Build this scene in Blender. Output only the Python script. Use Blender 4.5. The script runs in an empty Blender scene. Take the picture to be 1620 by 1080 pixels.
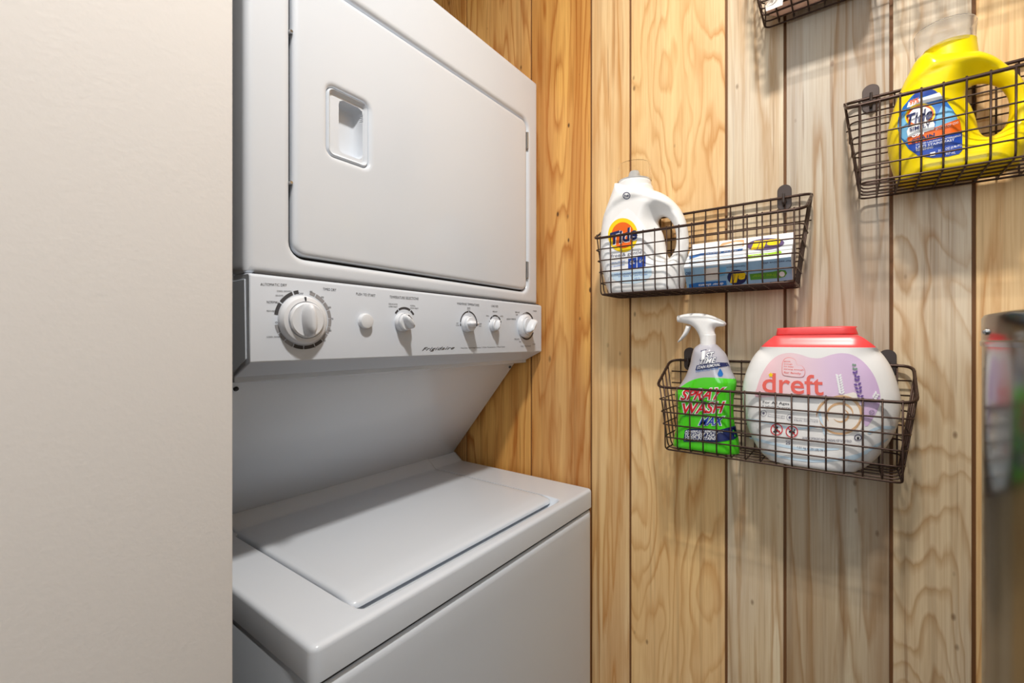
import bpy, bmesh, math, random
import numpy as np
from mathutils import Vector, geometry

random.seed(4)
scene = bpy.context.scene
col = scene.collection

# ------------------------------------------------------------------ camera, light, exposure
H = 1.26                       # eye height above the floor; all z below are relative to the eye
FPX, CX, CY = 713.0, 810.0, 537.0
YAW = math.atan2(0.6, 0.8)
cam_d = bpy.data.cameras.new('camera')
cam = bpy.data.objects.new('camera', cam_d)
col.objects.link(cam)
cam_d.sensor_width = 36.0
cam_d.sensor_fit = 'HORIZONTAL'
cam_d.lens = FPX / 1620.0 * 36.0
cam_d.shift_y = -(540.0 - CY) / 1620.0
cam_d.clip_start = 0.02
cam.location = (0, 0, H)
cam.rotation_euler = (math.pi / 2, 0, YAW)
cam_d.dof.use_dof = True
cam_d.dof.focus_distance = 0.85
cam_d.dof.aperture_fstop = 9.0
scene.camera = cam

scene.view_settings.view_transform = 'Standard'
scene.view_settings.look = 'None'
scene.view_settings.gamma = 1.0
scene.view_settings.use_curve_mapping = False
scene.view_settings.exposure = 0.10

w = bpy.data.worlds.new('world')
scene.world = w
w.use_nodes = True
w.node_tree.nodes['Background'].inputs['Color'].default_value = (0.86, 0.92, 1.0, 1)
w.node_tree.nodes['Background'].inputs['Strength'].default_value = 0.20


def light(name, kind, loc, energy, color, size, rot=(0, 0, 0), size_y=None):
    d = bpy.data.lights.new(name, kind)
    d.energy = energy
    d.color = color
    if kind == 'POINT':
        d.shadow_soft_size = size
    else:
        d.shape = 'RECTANGLE'
        d.size = size
        d.size_y = size_y or size
    o = bpy.data.objects.new(name, d)
    col.objects.link(o)
    o.location = (loc[0], loc[1], loc[2] + H)
    o.rotation_euler = rot
    return o


# bulb of the ceiling fixture above the camera, daylight from the open room behind it, and an added side fill
light('ceiling_lamp', 'AREA', (0.0, 0.18, 1.26), 20.0, (1.0, 0.945, 0.88), 0.10)
light('window_daylight', 'AREA', (0.30, -2.3, 0.55), 21.0, (0.84, 0.92, 1.0), 1.5, (math.pi / 2, 0, 0), 1.1)
light('side_fill', 'AREA', (1.05, -1.10, 0.65), 4.0, (0.86, 0.93, 1.0), 0.8, (0, math.pi / 2, 0), 1.3)  # added fill lamp, brightens the surfaces facing right; no window stands there

# ------------------------------------------------------------------ helpers


def ray(px, py):
    u = (np.asarray(px, float) - CX) / FPX
    return -0.6 + 0.8 * u, 0.8 + 0.6 * u, (CY - np.asarray(py, float)) / FPX


def onY(p, Y):
    p = np.atleast_2d(np.asarray(p, float))
    dx, dy, dz = ray(p[:, 0], p[:, 1])
    t = Y / dy
    return np.stack([t * dx, t * dz], 1)


def onX(p, X):
    p = np.atleast_2d(np.asarray(p, float))
    dx, dy, dz = ray(p[:, 0], p[:, 1])
    t = X / dx
    return np.stack([t * dy, t * dz], 1)


LOC = {}


def empty(name, loc, label, cat, group=None):
    o = bpy.data.objects.new(name, None)
    col.objects.link(o)
    o.location = (loc[0], loc[1], loc[2] + H)
    LOC[o.name] = Vector((loc[0], loc[1], loc[2] + H))
    o.empty_display_size = 0.05
    o['label'] = label
    o['category'] = cat
    if group:
        o['group'] = group
    return o


def mk(name, v, f, mats, parent=None, mi=None, smooth=30, label=None, kind=None, merge=1e-6):
    """link ONE mesh object; v in eye-relative world coordinates"""
    v = np.asarray(v, float).reshape(-1, 3) + np.array([0, 0, H])
    c = (v.max(0) + v.min(0)) / 2
    me = bpy.data.meshes.new(name)
    me.from_pydata((v - c).tolist(), [], [list(map(int, q)) for q in f])
    mats = mats if isinstance(mats, (list, tuple)) else [mats]
    for m in mats:
        me.materials.append(m)
    if mi is not None:
        me.polygons.foreach_set('material_index', list(map(int, mi)))
    if merge:
        bm = bmesh.new()
        bm.from_mesh(me)
        bmesh.ops.remove_doubles(bm, verts=bm.verts, dist=merge)
        bm.to_mesh(me)
        bm.free()
    me.update()
    if smooth:
        me.polygons.foreach_set('use_smooth', [True] * len(me.polygons))
        me.set_sharp_from_angle(angle=math.radians(smooth))
    o = bpy.data.objects.new(name, me)
    col.objects.link(o)
    if parent is not None:
        o.parent = parent
        o.location = Vector(c) - LOC[parent.name]
    else:
        o.location = Vector(c)
    LOC[o.name] = Vector(c)
    if label:
        o['label'] = label
    if kind:
        o['kind'] = kind
    return o


class Buf:
    def __init__(s):
        s.v, s.f, s.m = [], [], []

    def add(s, vf, m=0):
        v, f = vf[0], vf[1]
        n = len(s.v)
        s.v.extend([tuple(map(float, q)) for q in v])
        for q in f:
            s.f.append([int(i) + n for i in q])
            s.m.append(m)
        return s

    def mk(s, name, mats, parent=None, **k):
        return mk(name, s.v, s.f, mats, parent, mi=s.m, **k)


def bm_vf(bm):
    bm.verts.index_update()
    r = ([v.co[:] for v in bm.verts], [[v.index for v in f.verts] for f in bm.faces])
    bm.free()
    return r


def box(x0, x1, y0, y1, z0, z1, bev=0.0, seg=2):
    bm = bmesh.new()
    bmesh.ops.create_cube(bm, size=1)
    for v in bm.verts:
        v.co = Vector(((x0 + x1) / 2 + v.co.x * (x1 - x0), (y0 + y1) / 2 + v.co.y * (y1 - y0), (z0 + z1) / 2 + v.co.z * (z1 - z0)))
    if bev:
        bmesh.ops.bevel(bm, geom=bm.edges[:], offset=bev, segments=seg, profile=0.5, affect='EDGES')
    return bm_vf(bm)


def prism(poly, a0, a1, axis='y', bev=0.0, seg=2):
    """poly in (x,z) for axis y, (y,z) for axis x, (x,y) for axis z"""
    bm = bmesh.new()
    def co(p, a):
        return (p[0], a, p[1]) if axis == 'y' else (a, p[0], p[1]) if axis == 'x' else (p[0], p[1], a)
    A = [bm.verts.new(co(p, a0)) for p in poly]
    B = [bm.verts.new(co(p, a1)) for p in poly]
    n = len(poly)
    bm.faces.new(A)
    bm.faces.new(B[::-1])
    for i in range(n):
        bm.faces.new([A[i], B[i], B[(i + 1) % n], A[(i + 1) % n]])
    bmesh.ops.recalc_face_normals(bm, faces=bm.faces)
    if bev:
        bmesh.ops.bevel(bm, geom=bm.edges[:], offset=bev, segments=seg, profile=0.5, affect='EDGES')
    return bm_vf(bm)


def fillet(pts, r, n=4, closed=False):
    pts = [Vector(p) for p in pts]
    out = []
    N = len(pts)
    for i, p in enumerate(pts):
        if not closed and i in (0, N - 1):
            out.append(p)
            continue
        a, b = pts[i - 1], pts[(i + 1) % N]
        la, lb = (a - p).length, (b - p).length
        rr = min(r, la * 0.45, lb * 0.45)
        p0, p1 = p + (a - p) / la * rr, p + (b - p) / lb * rr
        for k in range(n + 1):
            t = k / n
            out.append(p0 * (1 - t) ** 2 + p * 2 * t * (1 - t) + p1 * t * t)
    return out


def tube(pts, r, n=6, closed=False):
    pts = [Vector(p) for p in pts]
    v, f = [], []
    N = len(pts)
    up = None
    for i, p in enumerate(pts):
        a = pts[i - 1] if (i or closed) else p
        b = pts[(i + 1) % N] if (i < N - 1 or closed) else p
        d = (b - a).normalized()
        if up is None:
            up = Vector((0.13, 0.37, 0.92)) if abs(d.z) < 0.9 else Vector((0.92, 0.37, 0.13))
        up = (up - d * up.dot(d)).normalized()
        s = d.cross(up)
        for k in range(n):
            t = 2 * math.pi * k / n
            v.append((p + (up * math.cos(t) + s * math.sin(t)) * r)[:])
    M = N if closed else N - 1
    for i in range(M):
        j = (i + 1) % N
        for k in range(n):
            l = (k + 1) % n
            f.append([i * n + k, i * n + l, j * n + l, j * n + k])
    if not closed:
        f.append(list(range(n))[::-1])
        f.append([(N - 1) * n + k for k in range(n)])
    return v, f


def lathe(prof, o, axis='z', n=40, cap=True):
    """prof: (radius, height) list; axis z, or x (towards the room)"""
    v, f = [], []
    for r, h in prof:
        for k in range(n):
            t = 2 * math.pi * k / n
            a, b = r * math.cos(t), r * math.sin(t)
            if axis == 'z':
                v.append((o[0] + a, o[1] + b, o[2] + h))
            elif axis == 'x':
                v.append((o[0] + h, o[1] + a, o[2] + b))
            else:
                v.append((o[0] + b, o[1] - h, o[2] + a) if False else (o[0] + a, o[1] - h, o[2] + b))
    flip = axis == 'y'
    for i in range(len(prof) - 1):
        for k in range(n):
            l = (k + 1) % n
            q = [i * n + k, i * n + l, (i + 1) * n + l, (i + 1) * n + k]
            f.append(q)
    if cap:
        f.append(list(range(n))[::-1])
        f.append([(len(prof) - 1) * n + k for k in range(n)])
    return v, f


def sstep(a, b, x):
    t = np.clip((np.asarray(x, float) - a) / (b - a), 0, 1)
    return t * t * (3 - 2 * t)


def prof(s):
    s = np.clip(s, 0, 1)
    return np.sqrt(np.maximum(0, 1 - (1 - s) ** 2))


def area2(P):
    x, y = P[:, 0], P[:, 1]
    return 0.5 * np.sum(x * np.roll(y, -1) - y * np.roll(x, -1))


def ccw(P):
    P = np.asarray(P, float)
    return P if area2(P) > 0 else P[::-1].copy()


def resample(P, step):
    out = []
    for i in range(len(P)):
        a, b = P[i], P[(i + 1) % len(P)]
        n = max(1, int(round(np.linalg.norm(b - a) / step)))
        for k in range(n):
            out.append(a + (b - a) * k / n)
    return np.array(out)


def spline(P, n=6, closed=True, corners=()):
    P = np.asarray(P, float)
    N = len(P)
    out = []
    for i in range(N if closed else N - 1):
        p1, p2 = P[i], P[(i + 1) % N]
        p0 = P[i - 1] if (closed or i) else p1
        p3 = P[(i + 2) % N] if (closed or i + 2 < N) else p2
        if i in corners: p0 = p1
        if (i + 1) % N in corners: p3 = p2
        for k in range(n):
            t = k / n
            out.append(0.5 * ((2 * p1) + (-p0 + p2) * t + (2 * p0 - 5 * p1 + 4 * p2 - p3) * t * t + (-p0 + 3 * p1 - 3 * p2 + p3) * t ** 3))
    if not closed:
        out.append(P[-1])
    return np.array(out)


def rrect(x0, x1, z0, z1, r, n=6):
    out = []
    for cx, cz, a in ((x1 - r, z1 - r, 0), (x0 + r, z1 - r, 90), (x0 + r, z0 + r, 180), (x1 - r, z0 + r, 270)):
        for k in range(n + 1):
            t = math.radians(a + 90 * k / n)
            out.append((cx + r * math.cos(t), cz + r * math.sin(t)))
    return np.array(out)


def ellipse(cx, cz, a, b, n=40, rot=0.0):
    t = np.linspace(0, 2 * math.pi, n, endpoint=False)
    x, y = a * np.cos(t), b * np.sin(t)
    return np.stack([cx + x * math.cos(rot) - y * math.sin(rot), cz + x * math.sin(rot) + y * math.cos(rot)], 1)


def segs(loops):
    A = np.concatenate(loops)
    B = np.concatenate([np.roll(l, -1, 0) for l in loops])
    return A, B


def dist(P, A, B):
    P = np.atleast_2d(P)
    out = np.full(len(P), 9.0)
    if len(A) == 0:
        return out
    d = B - A
    L = np.maximum((d * d).sum(1), 1e-18)
    for s in range(0, len(P), 2000):
        Q = P[s:s + 2000]
        t = np.clip(((Q[:, None] - A) * d).sum(2) / L, 0, 1)
        c = A + t[..., None] * d
        out[s:s + 2000] = np.sqrt(((Q[:, None] - c) ** 2).sum(2)).min(1)
    return out


def inside(P, loops):
    P = np.atleast_2d(P)
    A, B = segs(loops)
    r = np.zeros(len(P), bool)
    for a, b in zip(A, B):
        c = (a[1] > P[:, 1]) != (b[1] > P[:, 1])
        if c.any():
            xi = a[0] + (P[:, 1] - a[1]) / (b[1] - a[1] + 1e-30) * (b[0] - a[0])
            r ^= c & (P[:, 0] < xi)
    return r


def tri2d(loops, step, rings=(), extra=None, cuts=()):
    """constrained triangulation of outline loops (first outer, rest holes) with interior points"""
    A, B = segs(loops)
    pts = [l for l in loops]
    edges = []
    n = 0
    for l in loops:
        m = len(l)
        edges += [(n + i, n + (i + 1) % m) for i in range(m)]
        n += m
    for c in cuts:
        pts.append(np.asarray(c))
        edges += [(n + i, n + i + 1) for i in range(len(c) - 1)]
        n += len(c)
    cand = []
    for d in rings:
        for l in loops:
            t = np.roll(l, -1, 0) - np.roll(l, 1, 0)
            t /= np.maximum(np.linalg.norm(t, axis=1), 1e-9)[:, None]
            for sgn in (1, -1):
                q = l + sgn * d * np.stack([-t[:, 1], t[:, 0]], 1)
                q = q[inside(q, loops)]
                if len(q):
                    cand.append(q[dist(q, A, B) > d * 0.9])
    lo, hi = loops[0].min(0), loops[0].max(0)
    gx, gy = np.meshgrid(np.arange(lo[0], hi[0], step), np.arange(lo[1], hi[1], step))
    g = np.stack([gx.ravel(), gy.ravel()], 1)
    g = g[inside(g, loops)]
    if len(g):
        g = g[dist(g, A, B) > (max(rings) + step * 0.5 if rings else step * 0.5)]
        if len(g):
            cand.append(g)
    if extra is not None and len(extra):
        e = extra[inside(extra, loops)]
        cand.append(e[dist(e, A, B) > 1e-4])
    allp = np.concatenate(pts + cand) if cand else np.concatenate(pts)
    sc = 1.0 / max(hi - lo)
    vs = [Vector((float((p[0] - lo[0]) * sc), float((p[1] - lo[1]) * sc))) for p in allp]
    ov, oe, of, *_ = geometry.delaunay_2d_cdt(vs, edges, [], 0, 1e-6)
    V = np.array([(v[0] / sc + lo[0], v[1] / sc + lo[1]) for v in ov])
    T = np.array(of)
    cen = V[T].mean(1)
    T = T[inside(cen, loops)]
    a = V[T]
    cr = (a[:, 1, 0] - a[:, 0, 0]) * (a[:, 2, 1] - a[:, 0, 1]) - (a[:, 1, 1] - a[:, 0, 1]) * (a[:, 2, 0] - a[:, 0, 0])
    T[cr < 0] = T[cr < 0][:, ::-1]
    return V, T


class Solid:
    """a solid swollen from an outline: hf gives the swelling in front of (and behind) the middle plane"""
    def __init__(s, loops, yc, hf, flat=None, step=0.0035, back=True):
        s.loops = [resample(ccw(l), step) for l in loops]
        A, B = segs(s.loops)
        keep = np.ones(len(A), bool)
        if flat is not None:
            keep = ~((A[:, 1] < flat) & (B[:, 1] < flat))
        s.A, s.B = A[keep], B[keep]
        s.fA, s.fB = A[~keep], B[~keep]
        s.yc, s.hf, s.back = yc, hf, back

    def h(s, P):
        P = np.atleast_2d(P)
        return s.hf(P, dist(P, s.A, s.B), dist(P, s.fA, s.fB))

    def mesh(s, grid=0.006, rings=(0.0006, 0.0016, 0.003, 0.005, 0.008, 0.012), cuts=(), extra=None):
        V, T = tri2d(s.loops, grid, rings, extra, cuts)
        hh = s.h(V)
        n = len(V)
        fr = np.stack([V[:, 0], s.yc - hh, V[:, 1]], 1)
        bk = np.stack([V[:, 0], s.yc + (hh if s.back else 0 * hh), V[:, 1]], 1)
        f = [list(t) for t in T] + [[t[2] + n, t[1] + n, t[0] + n] for t in T]
        E = {}
        for t in T:
            for i in range(3):
                E[(t[i], t[(i + 1) % 3])] = 1
        for a, b in list(E):
            if (b, a) not in E:
                f.append([b, a, a + n, b + n])
        return np.concatenate([fr, bk]), f, V, T

    def map(s, px, off=0.0005):
        px = np.atleast_2d(np.asarray(px, float))
        dx, dy, dz = ray(px[:, 0], px[:, 1])
        Y = np.full(len(px), s.yc - 0.02)
        for _ in range(5):
            t = Y / dy
            Y = s.yc - s.h(np.stack([t * dx, t * dz], 1)) - off
        t = Y / dy
        return np.stack([t * dx, Y, t * dz], 1)


class PlaneX:
    def __init__(s, X):
        s.X = X

    def map(s, px, off=0.0004):
        p = onX(px, s.X + off)
        return np.stack([np.full(len(p), s.X + off), p[:, 0], p[:, 1]], 1)


class Quad:
    """a flat face through an origin with two edge vectors; px coordinates are intersected with its plane"""
    def __init__(s, o, a, b):
        s.o, s.n = np.array(o, float), np.cross(a, b)
        s.n = s.n / np.linalg.norm(s.n)
        if s.n @ s.o > 0:
            s.n = -s.n

    def map(s, px, off=0.0005):
        px = np.atleast_2d(np.asarray(px, float))
        d = np.stack(ray(px[:, 0], px[:, 1]), 1)
        t = ((s.o + s.n * off) @ s.n) / (d @ s.n)
        return d * t[:, None]


def fix(vf):
    """turn faces of a printed sheet towards the eye"""
    v = np.asarray(vf[0], float)
    out = []
    for f in vf[1]:
        a, b, c = v[f[0]], v[f[1]], v[f[2]]
        n = np.cross(b - a, c - a)
        out.append(list(f)[::-1] if n @ a > 0 else list(f))
    return v, out


def patch(surf, loops, off=0.0005, step=6.0):
    o_ = loops[0] if np.ndim(loops[0]) == 2 else loops
    o_ = np.asarray(o_, float)
    step = step if isinstance(surf, (PlaneX, Quad)) else min(step, 2.4)
    step = min(step, max(0.7, np.linalg.norm(o_ - np.roll(o_, 1, 0), axis=1).sum() / 14))
    loops = [resample(ccw(np.asarray(l, float)), step) for l in (loops if np.ndim(loops[0]) == 2 else [loops])]
    V, T = tri2d(loops, step)
    return fix((surf.map(V, off), T))


_tc = {}
_box = {}


def text2d(s, shear=0.0, bold=0.0, space=1.0):
    k = (s, shear, bold, space)
    if k not in _tc:
        c = bpy.data.curves.new('t', 'FONT')
        c.body = s
        c.size = 1.0
        c.shear = shear
        c.offset = bold
        c.space_character = space
        c.resolution_u = 3
        o = bpy.data.objects.new('t', c)
        col.objects.link(o)
        dg = bpy.context.evaluated_depsgraph_get()
        e = o.evaluated_get(dg)
        m = e.to_mesh()
        v = np.array([q.co[:2] for q in m.vertices])
        if bold:
            text2d(s, shear, 0.0, space)
        else:
            _box[k] = (v.min(0), v.max(0))
        f = [list(p.vertices) for p in m.polygons]
        e.to_mesh_clear()
        bpy.data.objects.remove(o)
        bpy.data.curves.remove(c)
        lo, hi = _box[(s, shear, 0.0, space)]
        _tc[k] = ((v - lo) / (hi - lo), f)
    return _tc[k]


def text(surf, s, quad, off=0.0008, shear=0.0, bold=0.0, space=1.0):
    """quad: px of the box corners BL, BR, TR, TL of the inked bounding box (in the text's own sense)"""
    v, f = text2d(s, shear, bold, space)
    q = np.asarray(quad, float)
    a, b = v[:, :1], v[:, 1:]
    p = q[0] * (1 - a) * (1 - b) + q[1] * a * (1 - b) + q[2] * a * b + q[3] * (1 - a) * b
    return fix((surf.map(p, off), f))


def bq(x0, yl, x1, yr, h, h2=None):
    """px box: bottom left (x0,yl), bottom right (x1,yr), height h px"""
    h2 = h if h2 is None else h2
    return [(x0, yl), (x1, yr), (x1, yr - h2), (x0, yl - h)]


# ------------------------------------------------------------------ materials


def srgb(r, g=None, b=None):
    if g is None:
        r, g, b = r
    return tuple(((c / 255) / 12.92 if c / 255 <= 0.04045 else ((c / 255 + 0.055) / 1.055) ** 2.4) for c in (r, g, b)) + (1,)


def mat(name, c, rough=0.4, metal=0.0, spec=0.5, coat=0.0, trans=0.0, ior=1.45, sss=0.0, noise=0.0, bump=None):
    m = bpy.data.materials.new(name)
    m.use_nodes = True
    nt = m.node_tree
    b = nt.nodes['Principled BSDF']
    b.inputs['Base Color'].default_value = c
    b.inputs['Roughness'].default_value = rough
    b.inputs['Metallic'].default_value = metal
    b.inputs['Specular IOR Level'].default_value = spec
    b.inputs['Coat Weight'].default_value = coat
    b.inputs['Coat Roughness'].default_value = 0.08
    b.inputs['Transmission Weight'].default_value = trans
    b.inputs['IOR'].default_value = ior
    if sss:
        b.inputs['Subsurface Weight'].default_value = sss
        b.inputs['Subsurface Radius'].default_value = (0.01, 0.01, 0.01)
        b.inputs['Subsurface Scale'].default_value = 0.5
    tc = nt.nodes.new('ShaderNodeTexCoord')
    if noise:
        n = nt.nodes.new('ShaderNodeTexNoise')
        n.inputs['Scale'].default_value = 9.0
        n.inputs['Detail'].default_value = 4
        nt.links.new(tc.outputs['Object'], n.inputs['Vector'])
        mx = nt.nodes.new('ShaderNodeMix')
        mx.data_type = 'RGBA'
        mx.inputs['A'].default_value = tuple(x * (1 - noise) for x in c[:3]) + (1,)
        mx.inputs['B'].default_value = tuple(min(1, x * (1 + noise)) for x in c[:3]) + (1,)
        nt.links.new(n.outputs['Fac'], mx.inputs['Factor'])
        nt.links.new(mx.outputs['Result'], b.inputs['Base Color'])
    if bump:
        n = nt.nodes.new('ShaderNodeTexNoise')
        n.inputs['Scale'].default_value = bump[0]
        n.inputs['Detail'].default_value = 3
        nt.links.new(tc.outputs['Object'], n.inputs['Vector'])
        bp = nt.nodes.new('ShaderNodeBump')
        bp.inputs['Strength'].default_value = bump[1]
        bp.inputs['Distance'].default_value = bump[2]
        nt.links.new(n.outputs['Fac'], bp.inputs['Height'])
        nt.links.new(bp.outputs['Normal'], b.inputs['Normal'])
    return m


def node(nt, typ, **k):
    n = nt.nodes.new(typ)
    for a, v in k.items():
        setattr(n, a, v)
    return n


def wood(name, seed, pale, tan, grey=0.3, rings=26.0, sx=5.0, sz=0.75, knots=0.5, streak=0.5):
    m = bpy.data.materials.new(name)
    m.use_nodes = True
    nt = m.node_tree
    L = nt.links.new
    b = nt.nodes['Principled BSDF']
    tc = node(nt, 'ShaderNodeTexCoord')

    def nz(scale, sd, detail=2.0, dist=0.0, rough=0.5):
        mp = node(nt, 'ShaderNodeMapping')
        mp.inputs['Scale'].default_value = scale
        mp.inputs['Location'].default_value = (sd * 3.7 + seed * 7.31, seed * 1.3, sd * 2.1 + seed * 3.17)
        L(tc.outputs['Object'], mp.inputs['Vector'])
        n = node(nt, 'ShaderNodeTexNoise')
        n.inputs['Scale'].default_value = 1.0
        n.inputs['Detail'].default_value = detail
        n.inputs['Roughness'].default_value = rough
        n.inputs['Distortion'].default_value = dist
        L(mp.outputs['Vector'], n.inputs['Vector'])
        return n.outputs['Fac']

    def mth(op, a, b_=None, c_=None):
        n = node(nt, 'ShaderNodeMath', operation=op)
        for i, x in enumerate((a, b_, c_)):
            if x is None:
                continue
            if isinstance(x, (int, float)):
                n.inputs[i].default_value = x
            else:
                L(x, n.inputs[i])
        return n.outputs[0]

    def ramp(x, stops):
        r = node(nt, 'ShaderNodeValToRGB')
        el = r.color_ramp.elements
        while len(el) < len(stops):
            el.new(0.5)
        for e, (p, c) in zip(el, stops):
            e.position = p
            e.color = c if len(c) == 4 else (c[0],) * 3 + (1,)
        L(x, r.inputs['Fac'])
        return r.outputs['Color']

    def mix(f, a, c, mode='MIX'):
        n = node(nt, 'ShaderNodeMix', data_type='RGBA', blend_type=mode)
        for i, x in (('Factor', f), ('A', a), ('B', c)):
            if isinstance(x, (int, float)):
                n.inputs[i].default_value = x
            elif isinstance(x, tuple):
                n.inputs[i].default_value = x
            else:
                L(x, n.inputs[i])
        return n.outputs['Result']

    field = nz((sx, 1, sz), 0.0, 3.2, 0.35, 0.44)
    wob = nz((70, 1, 6), 2.0, 3.0)
    ringv = mth('FRACT', mth('ADD', mth('MULTIPLY', field, rings * 1.45), mth('MULTIPLY', wob, 0.75)))
    line = ramp(ringv, [(0.0, (0.45,)), (0.08, (0.03,)), (0.60, (0.10,)), (0.92, (1.0,)), (1.0, (0.45,))])
    lmask = ramp(nz((9, 1, 1.3), 5.0, 2.0), [(0.32, (0.25,)), (0.62, (1.0,))])
    stw = nz((26, 1, 0.55), 7.0, 3.0)
    st = ramp(stw, [(0.40, (0.0,)), (0.72, (1.0,))])
    fib = nz((420, 1, 9), 9.0, 2.0)
    big = ramp(nz((4.5, 1, 1.6), 11.0, 2.0), [(0.38, (0.0,)), (0.66, (1.0,))])
    greyc = tuple(0.55 * x + 0.45 * (sum(pale[:3]) / 3) for x in pale[:3])
    greyc = (greyc[0] * 0.92, greyc[1] * 0.97, greyc[2] * 1.06, 1)
    deep = tuple(t * q for t, q in zip(tan[:3], (0.50, 0.40, 0.32))) + (1,)
    c = mix(mth('MULTIPLY', big, grey), pale, greyc)
    c = mix(mth('MULTIPLY', st, streak), c, tan)
    c = mix(mth('MULTIPLY', mth('MULTIPLY', line, lmask), 0.80), c, tan)
    c = mix(mth('MULTIPLY', ramp(nz((60, 1, 1.4), 17.0, 3.0), [(0.56, (0.0,)), (0.80, (1.0,))]), 0.55), c, deep)
    c = mix(mth('MULTIPLY', ramp(fib, [(0.42, (0.0,)), (0.75, (1.0,))]), 0.30), c, tan)
    c = mix(mth('MULTIPLY', ramp(nz((8, 1, 2.4), 21.0, 3.0, 0.4), [(0.52, (0.0,)), (0.78, (1.0,))]), 0.40), c, tan)
    # fine dark pores
    pore = ramp(nz((190, 1, 4.0), 13.0, 1.0), [(0.67, (0.0,)), (0.74, (1.0,))])
    c = mix(mth('MULTIPLY', pore, 0.35), c, deep)
    # small knots
    mp = node(nt, 'ShaderNodeMapping')
    mp.inputs['Scale'].default_value = (13, 1, 6.5)
    mp.inputs['Location'].default_value = (seed * 2.3, 0.0, seed * 5.7)
    L(tc.outputs['Object'], mp.inputs['Vector'])
    vo = node(nt, 'ShaderNodeTexVoronoi', voronoi_dimensions='3D')
    vo.inputs['Scale'].default_value = 1.0
    L(mp.outputs['Vector'], vo.inputs['Vector'])
    sep = node(nt, 'ShaderNodeSeparateColor')
    L(vo.outputs['Color'], sep.inputs['Color'])
    kd = mth('ADD', vo.outputs['Distance'], mth('MULTIPLY', mth('SUBTRACT', wob, 0.5), 0.10))
    km = mth('MULTIPLY', ramp(kd, [(0.025, (1.0,)), (0.085, (0.0,))]), ramp(sep.outputs[0], [(0.45, (0.0,)), (0.5, (1.0,))]))
    c = mix(mth('MULTIPLY', km, knots), c, (0.10, 0.045, 0.018, 1))
    mp2 = node(nt, 'ShaderNodeMapping')
    mp2.inputs['Scale'].default_value = (34, 1, 17)
    mp2.inputs['Location'].default_value = (seed * 5.1, 0.0, seed * 1.9)
    L(tc.outputs['Object'], mp2.inputs['Vector'])
    v2 = node(nt, 'ShaderNodeTexVoronoi', voronoi_dimensions='3D')
    v2.inputs['Scale'].default_value = 1.0
    L(mp2.outputs['Vector'], v2.inputs['Vector'])
    sp2 = node(nt, 'ShaderNodeSeparateColor')
    L(v2.outputs['Color'], sp2.inputs['Color'])
    k2 = mth('MULTIPLY', ramp(v2.outputs['Distance'], [(0.05, (1.0,)), (0.13, (0.0,))]), ramp(sp2.outputs[0], [(0.84, (0.0,)), (0.86, (1.0,))]))
    c = mix(mth('MULTIPLY', k2, knots * 1.3), c, (0.14, 0.065, 0.025, 1))
    L(c, b.inputs['Base Color'])
    b.inputs['Roughness'].default_value = 0.46
    b.inputs['Specular IOR Level'].default_value = 0.20
    bp = node(nt, 'ShaderNodeBump')
    bp.inputs['Strength'].default_value = 0.12
    bp.inputs['Distance'].default_value = 0.0006
    L(fib, bp.inputs['Height'])
    L(bp.outputs['Normal'], b.inputs['Normal'])
    return m


M = {}
M['plaster'] = mat('painted_plaster', srgb(236, 233, 230), 0.62, spec=0.3, noise=0.012, bump=(300, 0.16, 0.0008))
M['closet'] = mat('closet_lining', srgb(74, 68, 64), 0.6, noise=0.2)
M['far'] = mat('greige_paint', srgb(128, 124, 118), 0.7)
M['ceiling'] = mat('ceiling_paint', srgb(235, 232, 226), 0.8)
M['floor'] = mat('vinyl_floor', srgb(112, 96, 80), 0.45, noise=0.1)
M['groove'] = mat('groove_brown', srgb(112, 74, 40), 0.7, noise=0.25)
M['enamel'] = mat('white_enamel', srgb(217, 224, 233), 0.24, coat=0.3)
M['enamel_side'] = mat('enamel_side', srgb(214, 223, 234), 0.08, coat=0.4)
M['panel'] = mat('panel_plastic', srgb(208, 216, 227), 0.34)
M['knob'] = mat('knob_plastic', srgb(226, 230, 236), 0.32)
M['ink'] = mat('grey_ink', srgb(70, 70, 74), 0.6)
M['ink_light'] = mat('light_grey_ink', srgb(152, 152, 156), 0.6)
M['dark_gap'] = mat('dark_gap', srgb(62, 62, 64), 0.7)
M['chrome'] = mat('chrome', srgb(190, 190, 190), 0.2, metal=1.0)
M['wire'] = mat('bronze_wire', srgb(70, 52, 44), 0.38, metal=0.55, noise=0.12)
M['hook'] = mat('hook_metal', srgb(74, 64, 60), 0.4, metal=0.6)
M['steel'] = mat('galvanised_steel', srgb(140, 141, 138), 0.17, metal=1.0, noise=0.03)
M['white_plastic'] = mat('white_plastic', srgb(243, 241, 238), 0.3, sss=0.05)
M['yellow_plastic'] = mat('yellow_plastic', srgb(250, 222, 8), 0.28)
M['clear'] = mat('clear_plastic', (0.97, 0.97, 0.97, 1), 0.08, trans=1.0, ior=1.05)
M['frosted'] = mat('frosted_plastic', (0.97, 0.96, 0.95, 1), 0.16, trans=0.92, ior=1.08)
M['green'] = mat('green_liquid', srgb(84, 214, 40), 0.12, coat=0.5)
M['sleeve'] = mat('clear_sleeve', srgb(190, 188, 196), 0.12, coat=0.5)
M['red_lid'] = mat('red_lid', srgb(246, 78, 78), 0.3)
M['navy'] = mat('navy_print', srgb(30, 40, 92), 0.4)
M['red'] = mat('red_print', srgb(214, 34, 42), 0.4)
M['orange'] = mat('orange_print', srgb(240, 106, 24), 0.4)
M['yellow'] = mat('yellow_print', srgb(252, 214, 20), 0.4)
M['white'] = mat('white_print', srgb(246, 246, 246), 0.4)
M['blue'] = mat('blue_print', srgb(38, 112, 190), 0.4)
M['sky'] = mat('sky_print', srgb(120, 186, 226), 0.4)
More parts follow.
